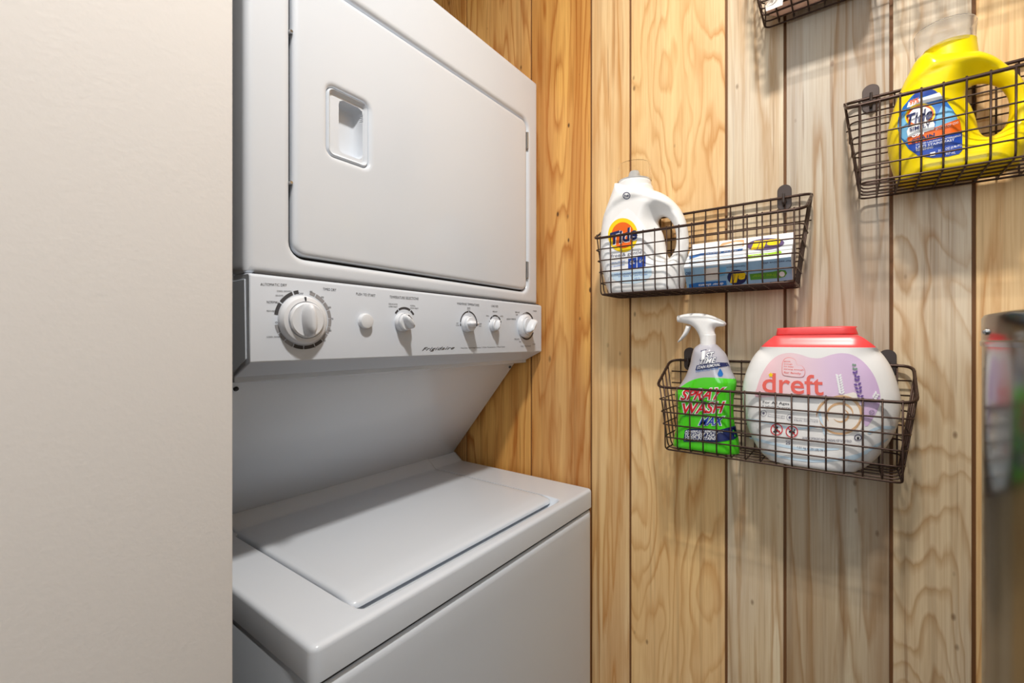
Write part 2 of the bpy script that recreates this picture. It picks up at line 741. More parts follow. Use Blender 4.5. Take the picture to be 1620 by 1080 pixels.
M['pale_blue'] = mat('pale_blue_print', srgb(205, 226, 240), 0.4)
M['royal'] = mat('royal_print', srgb(34, 72, 168), 0.4)
M['coral'] = mat('coral_print', srgb(238, 104, 92), 0.4)
M['pink'] = mat('pink_print', srgb(244, 200, 204), 0.4)
M['lilac'] = mat('lilac_print', srgb(222, 196, 224), 0.4)
M['purple'] = mat('purple_print', srgb(110, 78, 150), 0.4)
M['leaf'] = mat('leaf_print', srgb(128, 150, 134), 0.4)
M['tan'] = mat('tan_print', srgb(214, 172, 128), 0.4)
M['cream'] = mat('cream_print', srgb(244, 236, 226), 0.4)
M['grey_text'] = mat('grey_print', srgb(96, 92, 112), 0.4)
M['green_print'] = mat('green_print', srgb(92, 160, 60), 0.4)
M['lime_print'] = mat('lime_print', srgb(160, 208, 50), 0.4)
M['plum'] = mat('plum_print', srgb(92, 74, 120), 0.4)
M['card'] = mat('white_card', srgb(236, 240, 244), 0.35)
M['card_blue'] = mat('blue_card', srgb(160, 200, 228), 0.35)
M['pouch'] = mat('pink_film', srgb(232, 196, 184), 0.2, noise=0.1)
def gradient(name, stops):
    m = mat(name, stops[0][1], 0.4)
    nt = m.node_tree
    tc = nt.nodes.new('ShaderNodeTexCoord')
    sp_ = nt.nodes.new('ShaderNodeSeparateXYZ')
    nt.links.new(tc.outputs['Generated'], sp_.inputs[0])
    r = nt.nodes.new('ShaderNodeValToRGB')
    el = r.color_ramp.elements
    while len(el) < len(stops):
        el.new(0.5)
    for e, (p, c) in zip(el, stops):
        e.position = p
        e.color = c
    nt.links.new(sp_.outputs['X'], r.inputs['Fac'])
    nt.links.new(r.outputs['Color'], nt.nodes['Principled BSDF'].inputs['Base Color'])
    return m


M['blush'] = gradient('blush_print', [(0.0, srgb(240, 188, 196)), (0.35, srgb(244, 214, 218)), (0.62, srgb(228, 200, 226)), (1.0, srgb(206, 176, 216))])
M['black'] = mat('black_print', srgb(40, 38, 44), 0.5)

# ------------------------------------------------------------------ setting
W = 0.975                                     # plank wall plane
FL = -H
CEIL = 1.30


def struct(name, vf, m, **k):
    return mk(name, vf[0], vf[1], m, None, kind='structure', **k)


struct('floor', box(-1.5, 1.2, -2.4, 1.1, FL - 0.05, FL), M['floor'])
struct('ceiling', box(-1.5, 1.2, -2.4, 1.1, CEIL, CEIL + 0.05), M['ceiling'])
wall_back = struct('wall_back', box(-1.5, 1.2, W + 0.004, W + 0.10, FL, CEIL), M['groove'])
struct('wall_front', box(-1.5, 1.2, -2.5, -2.4, FL, CEIL), M['far'])
struct('wall_right', box(1.1, 1.2, -2.4, W + 0.004, FL, CEIL), M['far'])
struct('wall_closet', box(-1.5, -1.36, -0.4, W + 0.004, FL, CEIL), M['closet'])
struct('wall_closet_side', box(-1.36, -0.53, -0.4, -0.3, FL, CEIL), M['closet'])
XW = -0.42
YE = float(onX([(369.5, 537)], XW)[0][0])
b = Buf().add(box(-0.53, XW, -2.4, YE, FL, CEIL, 0.0025, 2))
b.mk('wall_left', M['plaster'], kind='structure')

# planks of the panelling: edges read off the grooves
edges = [-1.42, -1.22, -1.07, -0.898, -0.669, -0.4955, -0.3975, -0.1975, -0.0968, 0.0547, 0.1517, 0.305, 0.405, 0.608, 0.71, 0.86, 1.09]
PAL = {
    'o': (srgb(240, 184, 102), srgb(176, 102, 40)),
    'w': (srgb(244, 206, 146), srgb(194, 132, 66)),
    'm': (srgb(238, 208, 160), srgb(182, 132, 80)),
    'p': (srgb(232, 212, 176), srgb(178, 138, 92)),
    'g': (srgb(214, 198, 168), srgb(158, 122, 82)),
}
looks = ['o', 'o', 'o', 'o', 'o', 'w', 'w', 'p', 'g', 'p', 'w', 'm', 'p', 'o', 'w', 'p']
spec = {3: dict(rings=13, sx=6, sz=.7, knots=.9, streak=.7), 4: dict(rings=15, sx=5, sz=.6, knots=1.0, streak=.6), 5: dict(rings=9, sx=12, sz=.5, streak=.7),
        6: dict(rings=17, sx=4.2, sz=1.25, streak=.25, grey=.2), 7: dict(rings=7, sx=14, sz=.4, grey=.7), 8: dict(rings=9, sx=8, sz=.5, grey=.8, streak=.7),
        9: dict(rings=22, sx=4.5, sz=1.7, grey=.6, streak=.25), 10: dict(rings=12, sx=8, sz=.6, grey=.3)}
G = 0.0024
for i in range(len(edges) - 1):
    pale, tan = PAL[looks[i]]
    m = wood('wood_plank_%d' % i, 1.0 + i * 1.37, pale, tan, **spec.get(i, {}))
    v, f = box(edges[i] + G, edges[i + 1] - G, W, W + 0.005, FL + 0.001, CEIL - 0.001, 0.0008, 1)
    mk('plank', v, f, m, wall_back, smooth=0)

# ------------------------------------------------------------------ stacked washer and dryer
YL, YR = 0.270, 0.961
unit = empty('stacked_washer_dryer', (-0.9, 0.615, FL), 'white stacked washer and dryer with dials standing against the plank wall', 'laundry appliance')
XD = -0.638                                        # dryer face
XP = -0.628                                        # control panel face


def part(name, vf, m, parent=unit, **k):
    return mk(name, vf[0], vf[1], m, parent, **k)


def plateX(loops, X0, base, T, R, hole_extra=None, grid=0.03, hf2=None, step=0.008, rings=(0.0006, 0.0016, 0.003, 0.005, 0.0075, 0.0105, 0.014)):
    """plate on a plane x=X0 facing +x with rounded rims; loops in (y,z)"""
    loops = [resample(ccw(l), step) for l in loops]
    A, B = segs(loops)
    V, Tt = tri2d(loops, grid, rings, hole_extra)
    hh = base + T * prof(dist(V, A, B) / R)
    if hf2 is not None:
        hh = hh + hf2(V)
    n = len(V)
    fr = np.stack([X0 + hh, V[:, 0], V[:, 1]], 1)
    bk = np.stack([np.full(n, X0), V[:, 0], V[:, 1]], 1)
    f = [list(t) for t in Tt] + [[t[2] + n, t[1] + n, t[0] + n] for t in Tt]
    E = set()
    for t in Tt:
        for i in range(3):
            E.add((t[i], t[(i + 1) % 3]))
    for a, c in E:
        if (c, a) not in E:
            f.append([c, a, a + n, c + n])
    return np.concatenate([fr, bk]), f


DZ0, DZ1 = 0.0885, 0.655
part('dryer_cabinet', box(-1.29, XD - 0.036, YL - 0.005, YR, -0.06, DZ1, 0.003, 2), M['enamel_side'])
DY0, DY1, DB, DT = 0.3255, 0.9155, 0.118, 0.541
door_hole = rrect(DY0, DY1, DB, DT, 0.022, 6)
part('front_frame', plateX([rrect(YL - 0.006, YR, DZ0, DZ1, 0.004, 3), door_hole], XD - 0.038, 0.028, 0.010, 0.010), M['enamel'])
part('door_gasket', plateX([rrect(DY0 - 0.004, DY1 + 0.004, DB - 0.004, DT + 0.004, 0.024, 6), rrect(DY0 + 0.012, DY1 - 0.012, DB + 0.012, DT - 0.012, 0.012, 6)], XD - 0.0165, 0.002, 0.001, 0.002), M['dark_gap'])
hy0, hy1, hz0, hz1 = 0.3815, 0.4560, 0.2830, 0.3900
hloop = rrect(hy0, hy1, hz0, hz1, 0.012, 6)
door = part('dryer_door', plateX([rrect(DY0 + 0.0035, DY1 - 0.0035, DB + 0.0035, DT - 0.0035, 0.019, 6), hloop], XD - 0.012, 0.006, 0.0065, 0.008), M['enamel'])
pocket = rrect(0.4040, 0.4475, 0.2955, 0.3790, 0.009, 6)
pA, pB = segs([resample(ccw(pocket), 0.004)])
hA, hB = segs([resample(ccw(hloop), 0.004)])


def hand(V):
    d = dist(V, hA, hB)
    ins = inside(V, [pocket])
    dp = dist(V, pA, pB)
    rim = 0.0035 * np.exp(-((d - 0.0035) / 0.0022) ** 2)
    return rim - 0.020 * prof(np.where(ins, dp, 0) / 0.006) - 0.002 * sstep(0.003, 0.008, d)


ex = np.concatenate([resample(ccw(rrect(0.4040 + k, 0.4475 - k, 0.2955 + k, 0.3790 - k, max(0.003, 0.009 - k), 6)), 0.003) for k in (-0.001, 0, 0.0008, 0.002, 0.004, 0.006, 0.009)])
hv = plateX([hloop], XD - 0.0335, 0.0275, 0.002, 0.002, ex, 0.004, hand, 0.003)
part('door_pull', hv, M['enamel'], door, smooth=40)
for z in (0.492, 0.172):
    bb = Buf()
    bb.add(box(XD - 0.006, XD + 0.0010, DY1 - 0.0035, DY1 + 0.0015, z - 0.021, z + 0.021, 0.0006, 1))
    bb.add(lathe([(0.0018, -0.02), (0.0018, 0.02)], (XD + 0.0008, DY1 - 0.001, z), 'z', 8))
    bb.mk('hinge', M['chrome'], door)
for z in (0.441, 0.2247):
    part('door_catch', lathe([(0.0028, 0), (0.0028, 0.008), (0.002, 0.0095)], (XD - 0.010, DY0 + 0.001, z), 'x', 10), M['chrome'], door)

# control panel: bevelled prism
PY0, PY1 = 0.2655, 0.9625
cp = part('control_panel', prism([(-0.655, 0.0885), (XP - 0.004, 0.0875), (XP, 0.084), (XP, -0.0300), (-0.690, -0.0590), (-0.74, -0.0590), (-0.74, 0.0885)], PY0, PY1, 'y', 0.0012, 1), M['panel'])
part('panel_joint', box(XP - 0.030, XP - 0.008, PY0 + 0.01, PY1 - 0.002, 0.0870, 0.0900), M['dark_gap'], cp)
# end cap seen edge-on at the left
part('end_cap', prism([(-0.735, 0.080), (-0.640, 0.080), (-0.637, -0.026), (-0.692, -0.053), (-0.735, -0.053)], PY0 - 0.0015, PY0 + 0.002, 'y', 0.0006, 1), M['enamel_side'], cp)
PX = PlaneX(XP)


def pan(px, py):
    return onX([(px, py)], XP)[0]


def arc(px, py, r0, r1, a0, a1, n=10):
    """ring segment on the panel in metres about a knob centre; angles clockwise from twelve"""
    c = pan(px, py)
    A = np.radians(np.linspace(a0, a1, n + 1))
    v, f = [], []
    for k, t in enumerate(A):
        for r in (r0, r1):
            v.append((XP + 0.0004, c[0] + r * math.sin(t), c[1] + r * math.cos(t)))
    for k in range(n):
        i = 2 * k
        f.append([i, i + 1, i + 3, i + 2])
    return fix((v, f))


dk, lt = Buf(), Buf()


def ptext(buf, s, x0, y0, x1, y1, h, **k):
    """baseline from (x0,y0) to (x1,y1) in px, cap height h px"""
    buf.add(text(PX, s, bq(x0, y0, x1, y1, h), 0.0004, **k))


# lettering (px read off the photo)
ptext(dk, 'AUTOMATIC DRY', 412, 451.5, 454, 453, 4.2)
ptext(dk, 'TIMED DRY', 511, 459, 532, 460.5, 4)
ptext(dk, 'PUSH TO START', 563.5, 466.5, 594, 469.5, 4)
ptext(dk, 'TEMPERATURE SELECTIONS', 616.5, 471.5, 662, 474.5, 4.2)
ptext(dk, 'WASH/RINSE TEMPERATURES', 723, 481.5, 758, 484.5, 3.6)
ptext(dk, 'LOAD SIZE', 777, 485.2, 788, 486.2, 3.2)
ptext(dk, 'NORMAL', 422, 479.5, 441, 480, 4)
for s_, x0, y0, x1, y1 in (('COOL DOWN', 438, 461.5, 461, 462), ('DELICATE', 436, 468.5, 448, 469), ('PERM PRESS', 422, 493, 437, 493.5), ('COOL DOWN', 422, 534, 446, 534)):
    ptext(dk, s_, x0, y0, x1, y1, 2.6)
ptext(dk, 'OFF', 472, 465.5, 480, 466, 3)
ptext(dk, 'OFF', 435.5, 511.5, 443, 511.5, 3.2)
for s_, x, y in (('100', 490, 462.5), ('90', 508, 471.5), ('80', 519.5, 487.5), ('70', 523, 505.5), ('60', 520, 524), ('50', 511, 540), ('40', 495, 550), ('30', 478, 552), ('20', 459.5, 547.5)):
    ptext(dk, s_, x, y, x + 4.2, y + 0.2, 3)
for s_, x0, y0, x1, y1 in (('DELICATE', 615, 481.6, 629, 482.6), ('LOW HEAT', 615, 485.6, 629, 486.6), ('NORMAL', 649, 484.3, 657, 485), ('HIGH HEAT', 649, 488.2, 662, 489),
                           ('WARM', 739, 488.2, 744, 488.5), ('COLD', 739, 491.2, 744, 491.6), ('HOT', 722, 512.3, 726, 512.3), ('COLD', 721.5, 515.6, 726.5, 515.6), ('WARM', 756.5, 513.3, 762, 513.3), ('WARM', 757, 516.8, 761.5, 516.8),
                           ('MEDIUM', 779.5, 493.8, 786.5, 494.2), ('SMALL', 769, 500.6, 774, 500.8), ('LARGE', 791, 501, 796, 501.2),
                           ('PERM PRESS', 801.5, 505.7, 816, 505.7), ('REGULAR', 815.5, 494.6, 822, 495), ('OFF', 816, 499, 819.5, 499.2), ('OFF', 843.5, 493, 849, 493.3), ('DELICATE', 814, 537.5, 821.5, 537.5), ('SOAK', 821, 541.5, 824.5, 541.5), ('OFF', 842.5, 545.5, 847, 545.5), ('PULL TO START', 824, 548.7, 840, 548.4)):
    ptext(dk, s_, x0, y0, x1, y1, 2.3)
ptext(dk, 'Heavy Duty  Super Large Capacity  3 Water Temperatures  5 Wash Cycles', 729, 551.8, 799, 549.8, 2.6)
dk.add(text(PX, 'Frigidaire', [(667.5, 556.5), (718, 553.5), (719.5, 547.6), (669, 549.2)], 0.0004, shear=0.45, bold=0.012, space=1.15))
# scale bands
D1 = (481, 505.5)
for a0, a1 in ((-82, -58), (-55, -25), (-22, -12)):
    dk.add(arc(*D1, 0.0375, 0.0425, a0, a1))
for a0, a1 in ((12, 24), (26, 48), (50, 66), (68, 84), (86, 102), (104, 118), (120, 136), (204, 222), (224, 240), (242, 258)):
    lt.add(arc(*D1, 0.0375, 0.0425, a0, a1))
for a0, a1 in ((138, 156), (158, 180), (182, 202)):
    dk.add(arc(*D1, 0.0375, 0.0425, a0, a1))
for a0, a1 in ((-55, -36), (-32, 30), (34, 56)):
    dk.add(arc(640, 509, 0.0225, 0.0262, a0, a1))
for a0, a1 in ((-85, -2), (2, 80), (-102, -90), (86, 100)):
    dk.add(arc(741.5, 512, 0.0235, 0.0262, a0, a1))
for a0, a1 in ((-75, -65), (-55, -30), (-26, 24), (28, 55), (62, 72)):
    dk.add(arc(783.5, 514, 0.0195, 0.0225, a0, a1, 6))
for a0, a1 in ((-4, 55), (118, 235)):
    dk.add(arc(833, 515.5, 0.0300, 0.0340, a0, a1))
for a in range(240, 352, 13):
    lt.add(arc(833, 515.5, 0.0300, 0.0335, a, a + 11, 4))
dk.mk('lettering', M['ink'], cp, smooth=0, merge=0, kind='stuff')
lt.mk('dial_scale', M['ink_light'], cp, smooth=0, merge=0, kind='stuff')


def grip(c, a, bw, h0, h1, rot):
    """rounded ridge on a knob (a tall, bw wide), turned clockwise by rot degrees"""
    lp = resample(ccw(ellipse(0, 0, bw, a, 28)), 0.004)
    A, B = segs([lp])
    V, T = tri2d([lp], 0.003, (0.0008, 0.002))
    hh = h0 + (h1 - h0) * prof(dist(V, A, B) / (bw * 0.9))
    t = math.radians(-rot)
    y = c[0] + V[:, 0] * math.cos(t) - V[:, 1] * math.sin(t)
    z = c[1] + V[:, 0] * math.sin(t) + V[:, 1] * math.cos(t)
    return np.stack([XP + hh, y, z], 1), T


def knob(name, px, py, r, base_h, cap_r, cap_h, grip_h, rot, mark=True, gw=0.4):
    c = pan(px, py)
    o = (XP - 0.001, c[0], c[1])
    k = part(name, lathe([(r, 0.0), (r, base_h * 0.35), (r * 0.97, base_h * 0.7), (r * 0.90, base_h * 0.95), (cap_r * 1.04, base_h + 0.001), (cap_r * 1.02, base_h - 0.001), (cap_r, base_h - 0.001), (cap_r * 0.98, cap_h * 0.9), (cap_r * 0.90, cap_h)], o, 'x', 40), M['knob'], cp)
    g = Buf().add(grip(c, cap_r * 0.97, cap_r * gw, cap_h - 0.004, grip_h, rot))
    g.mk('grip', M['knob'], k, smooth=50)
    if mark:
        t = math.radians(rot)
        q = []
        v, f = box(XP + base_h - 0.0005, XP + grip_h * 0.985, -0.0007, 0.0007, cap_r * 0.35, cap_r * 0.80) if mark == 2 else box(XP + base_h - 0.002, XP + base_h + 0.0016, -0.0007, 0.0007, cap_r * 1.06, r * 0.93)
        v = [(p[0], c[0] + p[1] * math.cos(t) + p[2] * math.sin(t), c[1] - p[1] * math.sin(t) + p[2] * math.cos(t)) for p in v]
        part('pointer', (v, f), M['ink'], k)
    return k


knob('dial', 478, 506.5, 0.0350, 0.013, 0.0255, 0.018, 0.034, -4)
knob('knob', 636, 509.5, 0.0165, 0.010, 0.0150, 0.016, 0.028, 140, 0, 0.46)
knob('knob', 738, 512.5, 0.0165, 0.010, 0.0150, 0.016, 0.028, 92, 0, 0.46)
knob('knob', 780, 514.0, 0.0140, 0.008, 0.0125, 0.013, 0.020, 15, 0, 0.50)
knob('dial', 829, 515.5, 0.0275, 0.013, 0.0210, 0.018, 0.034, 40)
c = pan(577, 508)
part('start_button', lathe([(0.0130, 0), (0.0130, 0.002), (0.0118, 0.0022), (0.0118, 0.007), (0.0112, 0.0085), (0.009, 0.0092)], (XP - 0.001, c[0], c[1]), 'x', 32), M['knob'], cp)
for (kx, ky, r, a) in ((636, 509.5, 0.010, -40), (738, 512.5, 0.011, 270)):
    c = pan(kx, ky)
    t = math.radians(a)
    v, f = box(-0.0004, 0.0012, -0.0009, 0.0009, -0.005, 0.005)
    tt = math.radians(a + 90) if a == 270 else math.radians(130)
    rr = 0.011 if a == -40 else 0.0
    X0 = XP + (0.0158 if a == -40 else 0.0275)
    oy, oz = (0.0045, 0.0085) if a == -40 else (-0.0, 0.0)
    v = [(X0 + p[0], c[0] + oy + p[1] * math.cos(tt) + p[2] * math.sin(tt), c[1] + oz - p[1] * math.sin(tt) + p[2] * math.cos(tt)) for p in v]
    if a == 270:
        tt = math.radians(90)
    part('knob_mark', (v, f), M['ink'], cp)

# sloped panel below the dryer
SX0, SZ0, SX1, SZ1 = -0.700, -0.0585, -0.930, -0.334
part('sloped_panel', prism([(SX0, SZ0), (SX1, SZ1), (-1.29, SZ1), (-1.29, SZ0)], YL, YR - 0.012, 'y', 0.002, 2), M['enamel'])
nrm = Vector((0.275, 0, -0.23)).normalized()
for y in (0.2815, 0.9365):
    p0 = Vector((SX0 - 0.010, y, SZ0 - 0.012))
    bb = Buf().add(lathe([(0.0035, -0.001), (0.0035, 0.0025), (0.002, 0.0038)], (0, 0, 0), 'z', 10))
    q = nrm.to_track_quat('Z', 'Y')
    bb.v = [(p0 + q @ Vector(v))[:] for v in bb.v]
    bb.mk('screw', M['dark_gap'], unit)

# washer
XF = -0.483
TZ = -0.349
part('washer_cabinet', box(-1.26, XF - 0.012, YL + 0.003, YR - 0.003, FL + 0.03, TZ - 0.043, 0.010, 3), M['enamel_side'])
part('front_panel', plateX([rrect(YL + 0.004, YR - 0.004, FL + 0.06, TZ - 0.0485, 0.004, 3)], XF - 0.016, 0.004, 0.012, 0.014, rings=(0.001, 0.003, 0.006, 0.010, 0.014)), M['enamel'])
part('toe_kick', box(-1.2, XF - 0.06, YL + 0.02, YR - 0.02, FL, FL + 0.06), M['dark_gap'])
part('top_joint', box(-1.25, XF - 0.006, YL + 0.006, YR - 0.006, TZ - 0.049, TZ - 0.040), M['dark_gap'])
# worktop with the lid well and the coved back
LX0, LX1, LY0, LY1 = -0.885, -0.500, 0.3450, 0.8530
outer = resample(ccw(rrect(-0.935, XF, YL, YR, 0.012, 5)), 0.010)
oA, oB = segs([outer])
well = rrect(LX0, LX1, LY0, LY1, 0.018, 5)
wl = resample(ccw(well), 0.008)
wA, wB = segs([wl])


def top_h(V):
    d = dist(V, oA, oB)
    dback = V[:, 0] + 0.935
    d = np.where((dback < 0.05) & (V[:, 1] > YL + 0.02) & (V[:, 1] < YR - 0.02), 1.0, d)
    h = -0.007 + 0.007 * prof(d / 0.0075)
    dw = dist(V, wA, wB) * np.where(inside(V, [wl]), 1, -1)
    front = sstep(-0.56, -0.52, V[:, 0])
    wdt = 0.002 + 0.018 * front
    s = np.clip(dw / wdt, 0, 1)
    h = h - 0.017 * s * s * (3 - 2 * s)
    # slight bead in front of the well
    cove = np.clip((-0.893 - V[:, 0]) / 0.042, 0, 1)
    h = h + 0.030 * (np.sqrt(cove ** 2 + 0.012) - 0.1095)
    return h


ex = [resample(ccw(rrect(LX0 + k, LX1 - k, LY0 + k, LY1 - k, max(0.004, 0.018 - k), 5)), 0.007) for k in (-0.0015, 0.0, 0.001, 0.002, 0.003, 0.004, 0.006, 0.010, 0.014, 0.018, 0.021)]
ex += [np.stack([np.full(70, x), np.linspace(YL + 0.001, YR - 0.001, 70)], 1) for x in np.linspace(-0.9345, -0.893, 10)]
V, T = tri2d([outer], 0.02, (0.0008, 0.002, 0.004, 0.007, 0.0105), np.concatenate(ex))
hh = top_h(V)
n = len(V)
fr = np.stack([V[:, 0], V[:, 1], TZ + hh], 1)
bk = np.stack([V[:, 0], V[:, 1], np.full(n, TZ - 0.042)], 1)
f = [list(t) for t in T] + [[t[2] + n, t[1] + n, t[0] + n] for t in T]
E = set()
for t in T:
    for i in range(3):
        E.add((t[i], t[(i + 1) % 3]))
for a, c_ in E:
    if (c_, a) not in E:
        f.append([c_, a, a + n, c_ + n])
part('washer_top', (np.concatenate([fr, bk]), f), M['enamel'], smooth=40)
part('top_backing', box(-1.26, -0.928, YL + 0.004, YR - 0.004, TZ - 0.042, TZ - 0.002, 0.003), M['enamel_side'])
# lid
lidl = resample(ccw(rrect(-0.9335, -0.527, LY0 + 0.0055, LY1 - 0.0028, 0.010, 5)), 0.008)
lA, lB = segs([lidl])


def lid_h(V):
    d = dist(V, lA, lB)
    d = np.where(V[:, 0] < -0.90, np.minimum(np.minimum(V[:, 1] - LY0, LY1 - V[:, 1]), 0.01), d)
    h = -0.006 + 0.0062 * prof(d / 0.007)
    tip = sstep(-0.575, -0.528, V[:, 0])
    h = h - 0.0035 * tip * tip
    cove = np.clip((-0.888 - V[:, 0]) / 0.045, 0, 1)
    return h + 0.030 * (np.sqrt(cove ** 2 + 0.012) - 0.1095) + 0.0015


ex = [np.stack([np.full(60, x), np.linspace(LY0 + 0.005, LY1 - 0.004, 60)], 1) for x in list(np.linspace(-0.933, -0.888, 10)) + [-0.575, -0.56, -0.55, -0.54]]
V, T = tri2d([lidl], 0.02, (0.0008, 0.002, 0.004, 0.007), np.concatenate(ex))
hh = lid_h(V)
n = len(V)
fr = np.stack([V[:, 0], V[:, 1], TZ + hh], 1)
bk = np.stack([V[:, 0], V[:, 1], TZ + hh * 0.2 - 0.0085 + np.maximum(hh, 0) * 0.8], 1)
bk[:, 2] = np.minimum(bk[:, 2], fr[:, 2] - 0.001)
f = [list(t) for t in T] + [[t[2] + n, t[1] + n, t[0] + n] for t in T]
E = set()
for t in T:
    for i in range(3):
        E.add((t[i], t[(i + 1) % 3]))
for a, c_ in E:
    if (c_, a) not in E:
        f.append([c_, a, a + n, c_ + n])
part('washer_lid', (np.concatenate([fr, bk]), f), M['enamel'], smooth=40)

# ------------------------------------------------------------------ water heater at the right
dS = 0.42
ux = (1551.5 - CX) / FPX
S = np.array([-0.6 + 0.8 * ux, 0.8 + 0.6 * ux]) * dS
dn = S / np.linalg.norm(S)
nS = np.array([-dn[1], dn[0]])
RH = 0.268
hc = S - RH * nS
zt = (CY - 498) / FPX * dS
zb = (CY - 543) / FPX * dS
wh = empty('water_heater', (hc[0], hc[1], FL), 'tall round grey steel water heater standing at the right edge of the picture', 'water heater')
o = (hc[0], hc[1], 0)
mk('jacket', *lathe([(RH - 0.02, FL + 0.03), (RH - 0.0006, FL + 0.03), (RH - 0.0006, zb - 0.0004), (RH - 0.02, zb)], o, 'z', 120), M['steel'], wh)
mk('top_cap', *lathe([(RH - 0.004, zb - 0.003), (RH + 0.0005, zb - 0.0025), (RH + 0.0007, zb + 0.0015), (RH - 0.0003, zb + 0.003), (RH - 0.0003, zt - 0.004), (RH - 0.0018, zt - 0.0012), (RH - 0.006, zt), (RH - 0.05, zt + 0.001), (0.03, zt + 0.002)], o, 'z', 120), M['steel'], wh)
mk('base_ring', *lathe([(RH - 0.012, FL), (RH - 0.012, FL + 0.03)], o, 'z', 60), M['dark_gap'], wh)
ang = math.atan2(nS[1], nS[0]) + math.radians(9)
ca, sa = math.cos(ang), math.sin(ang)
zs = (CY - 525.5) / FPX * dS
v, f = lathe([(0.0028, -0.001), (0.0028, 0.0008), (0.002, 0.0020), (0.0008, 0.0026)], (0, 0, 0), 'x', 14)
v = [(hc[0] + (RH + p[0]) * ca - p[1] * sa, hc[1] + (RH + p[0]) * sa + p[1] * ca, zs + p[2]) for p in v]
mk('screw', v, f, M['chrome'], wh)

# ------------------------------------------------------------------ wire baskets
YB = 0.9655                       # back of the baskets
HB, HF, HBOT, DEP, ZF, ZB = 0.1925, 0.189, 0.1725, 0.100, -0.049, -0.167
wire_meshes = {}


def wire_part(name, key, path, r, closed, root):
    o_ = wire_meshes.get(key)
    if o_ is None:
        v, f = tube(path, r, 6, closed)
        me = bpy.data.meshes.new(name)
        me.from_pydata([tuple(q) for q in v], [], f)
        me.materials.append(M['wire'])
        me.polygons.foreach_set('use_smooth', [True] * len(me.polygons))
        wire_meshes[key] = o_ = me
    o = bpy.data.objects.new(name, o_)
    col.objects.link(o)
    o.parent = root
    return o


def rim_z(y):
    return ZF * y / DEP


def hw(z):            # half width of the side wall at a height
    return HBOT + (HF - HBOT) * (z - ZB) / (ZF - ZB)


def basket(cx, zrim, label):
    root = empty('wire_basket', (cx, YB, zrim), label, 'basket', 'wire wall baskets on the plank wall')
    # local frame: x along the wall, -y into the room
    rim = [(-HB, 0, 0), (HB, 0, 0), (HF, -DEP, ZF), (-HF, -DEP, ZF)]
    wire_part('rim', 'rim', fillet(rim, 0.018, 5, True), 0.0026, True, root)
    for i in range(16):
        x = -HBOT + 2 * HBOT * i / 15
        u = wire_part('upright_wire', 'up', fillet([(0, 0.0008, 0.0028), (0, 0.0008, ZB), (0, -DEP + 0.002, ZB), (0, -DEP - 0.001, ZF + 0.0035)], 0.010, 4), 0.0013, False, root)
        u.location = (x, 0, 0)
    for k in range(1, 5):
        z = ZF + (ZB - ZF) * k / 5
        a = hw(z)
        wire_part('hoop_wire', 'hoop%d' % k, fillet([(-a, 0, z), (a, 0, z), (a, -DEP, z), (-a, -DEP, z)], 0.014, 4, True), 0.0013, True, root)
    wire_part('hoop_wire', 'hoopb', fillet([(-HBOT, 0, ZB), (HBOT, 0, ZB), (HBOT, -DEP + 0.001, ZB), (-HBOT, -DEP + 0.001, ZB)], 0.012, 4, True), 0.0016, True, root)
    wire_part('back_wire', 'bw', [(-HB + 0.002, 0, -0.024), (HB - 0.002, 0, -0.024)], 0.0013, False, root)
    wire_part('back_wire', 'bw2', [(-HB + 0.002, 0, -0.048), (HB - 0.002, 0, -0.048)], 0.0013, False, root)
    for j in range(1, 5):
        y = -DEP * j / 5
        zr = -rim_z(-y) * -1
        a = HB + (HF - HB) * j / 5
        wire_part('cross_wire', 'cross%d' % j, fillet([(-a - 0.001, y, zr + 0.003), (-HBOT, y, ZB), (HBOT, y, ZB), (a + 0.001, y, zr + 0.003)], 0.010, 3), 0.0013, False, root)
    return root


B1 = (-0.2455, 0.2615)
B2 = (-0.1110, -0.0425)
B3 = (0.1850, 0.4050)
B4 = (0.0450, 0.7520)
basket(*B1, 'bronze wire basket holding a white detergent jug and a dryer sheet box')
basket(*B2, 'lowest bronze wire basket, holding a green spray bottle and a red-lidded tub')
basket(*B3, 'bronze wire basket at the right edge holding the yellow detergent jug')
basket(*B4, 'topmost bronze wire basket, cut off by the top edge, holding a pink pouch')


def hook(X, zrim, label):
    r = empty('wall_hook', (X, W, zrim), label, 'hook', 'hooks that carry the wire baskets')
    lp = rrect(-0.0115, 0.0115, -0.022, 0.026, 0.0114, 8)
    v, f = prism([(X + p[0], zrim + p[1]) for p in lp], W - 0.0030, W, 'y', 0.0006, 1)
    mk('plate', v, f, M['hook'], r)
    v, f = lathe([(0.0042, 0.0), (0.0042, 0.0012), (0.003, 0.0026), (0.001, 0.003)], (X, W - 0.003, zrim - 0.006), 'y', 14)
    mk('screw', v, f, M['hook'], r)
    v, f = tube(fillet([(X, W - 0.002, zrim - 0.014), (X, W - 0.0155, zrim - 0.012), (X, W - 0.0160, zrim + 0.006)], 0.004, 4), 0.0022, 8)
    mk('prong', v, f, M['hook'], r)


hook(-0.0975, B1[1], 'dark oval hook at the right end of the basket with the dryer sheets')
hook(-0.2670, B2[1], 'dark oval hook behind the green spray bottle')
hook(0.0500, B2[1], 'dark oval hook partly hidden behind the right shoulder of the red-lidded tub')
hook(0.0280, B3[1], 'dark oval hook left of the yellow jug, inside its basket')

# ------------------------------------------------------------------ products


def z4(x, y): return (940 + .2130 * x, 250 + .2130 * y)
def zy(x, y): return (1390 + .2964 * x, .2964 * y)
def zs_(x, y): return (1050 + .2222 * x, 485 + .2222 * y)
def z7(x, y): return (1170 + .2453 * x, 505 + .2453 * y)
def z5(x, y): return (1060 + .14815 * x, 340 + .14815 * y)


def q4(fn, *c):
    return [fn(*p) for p in c]


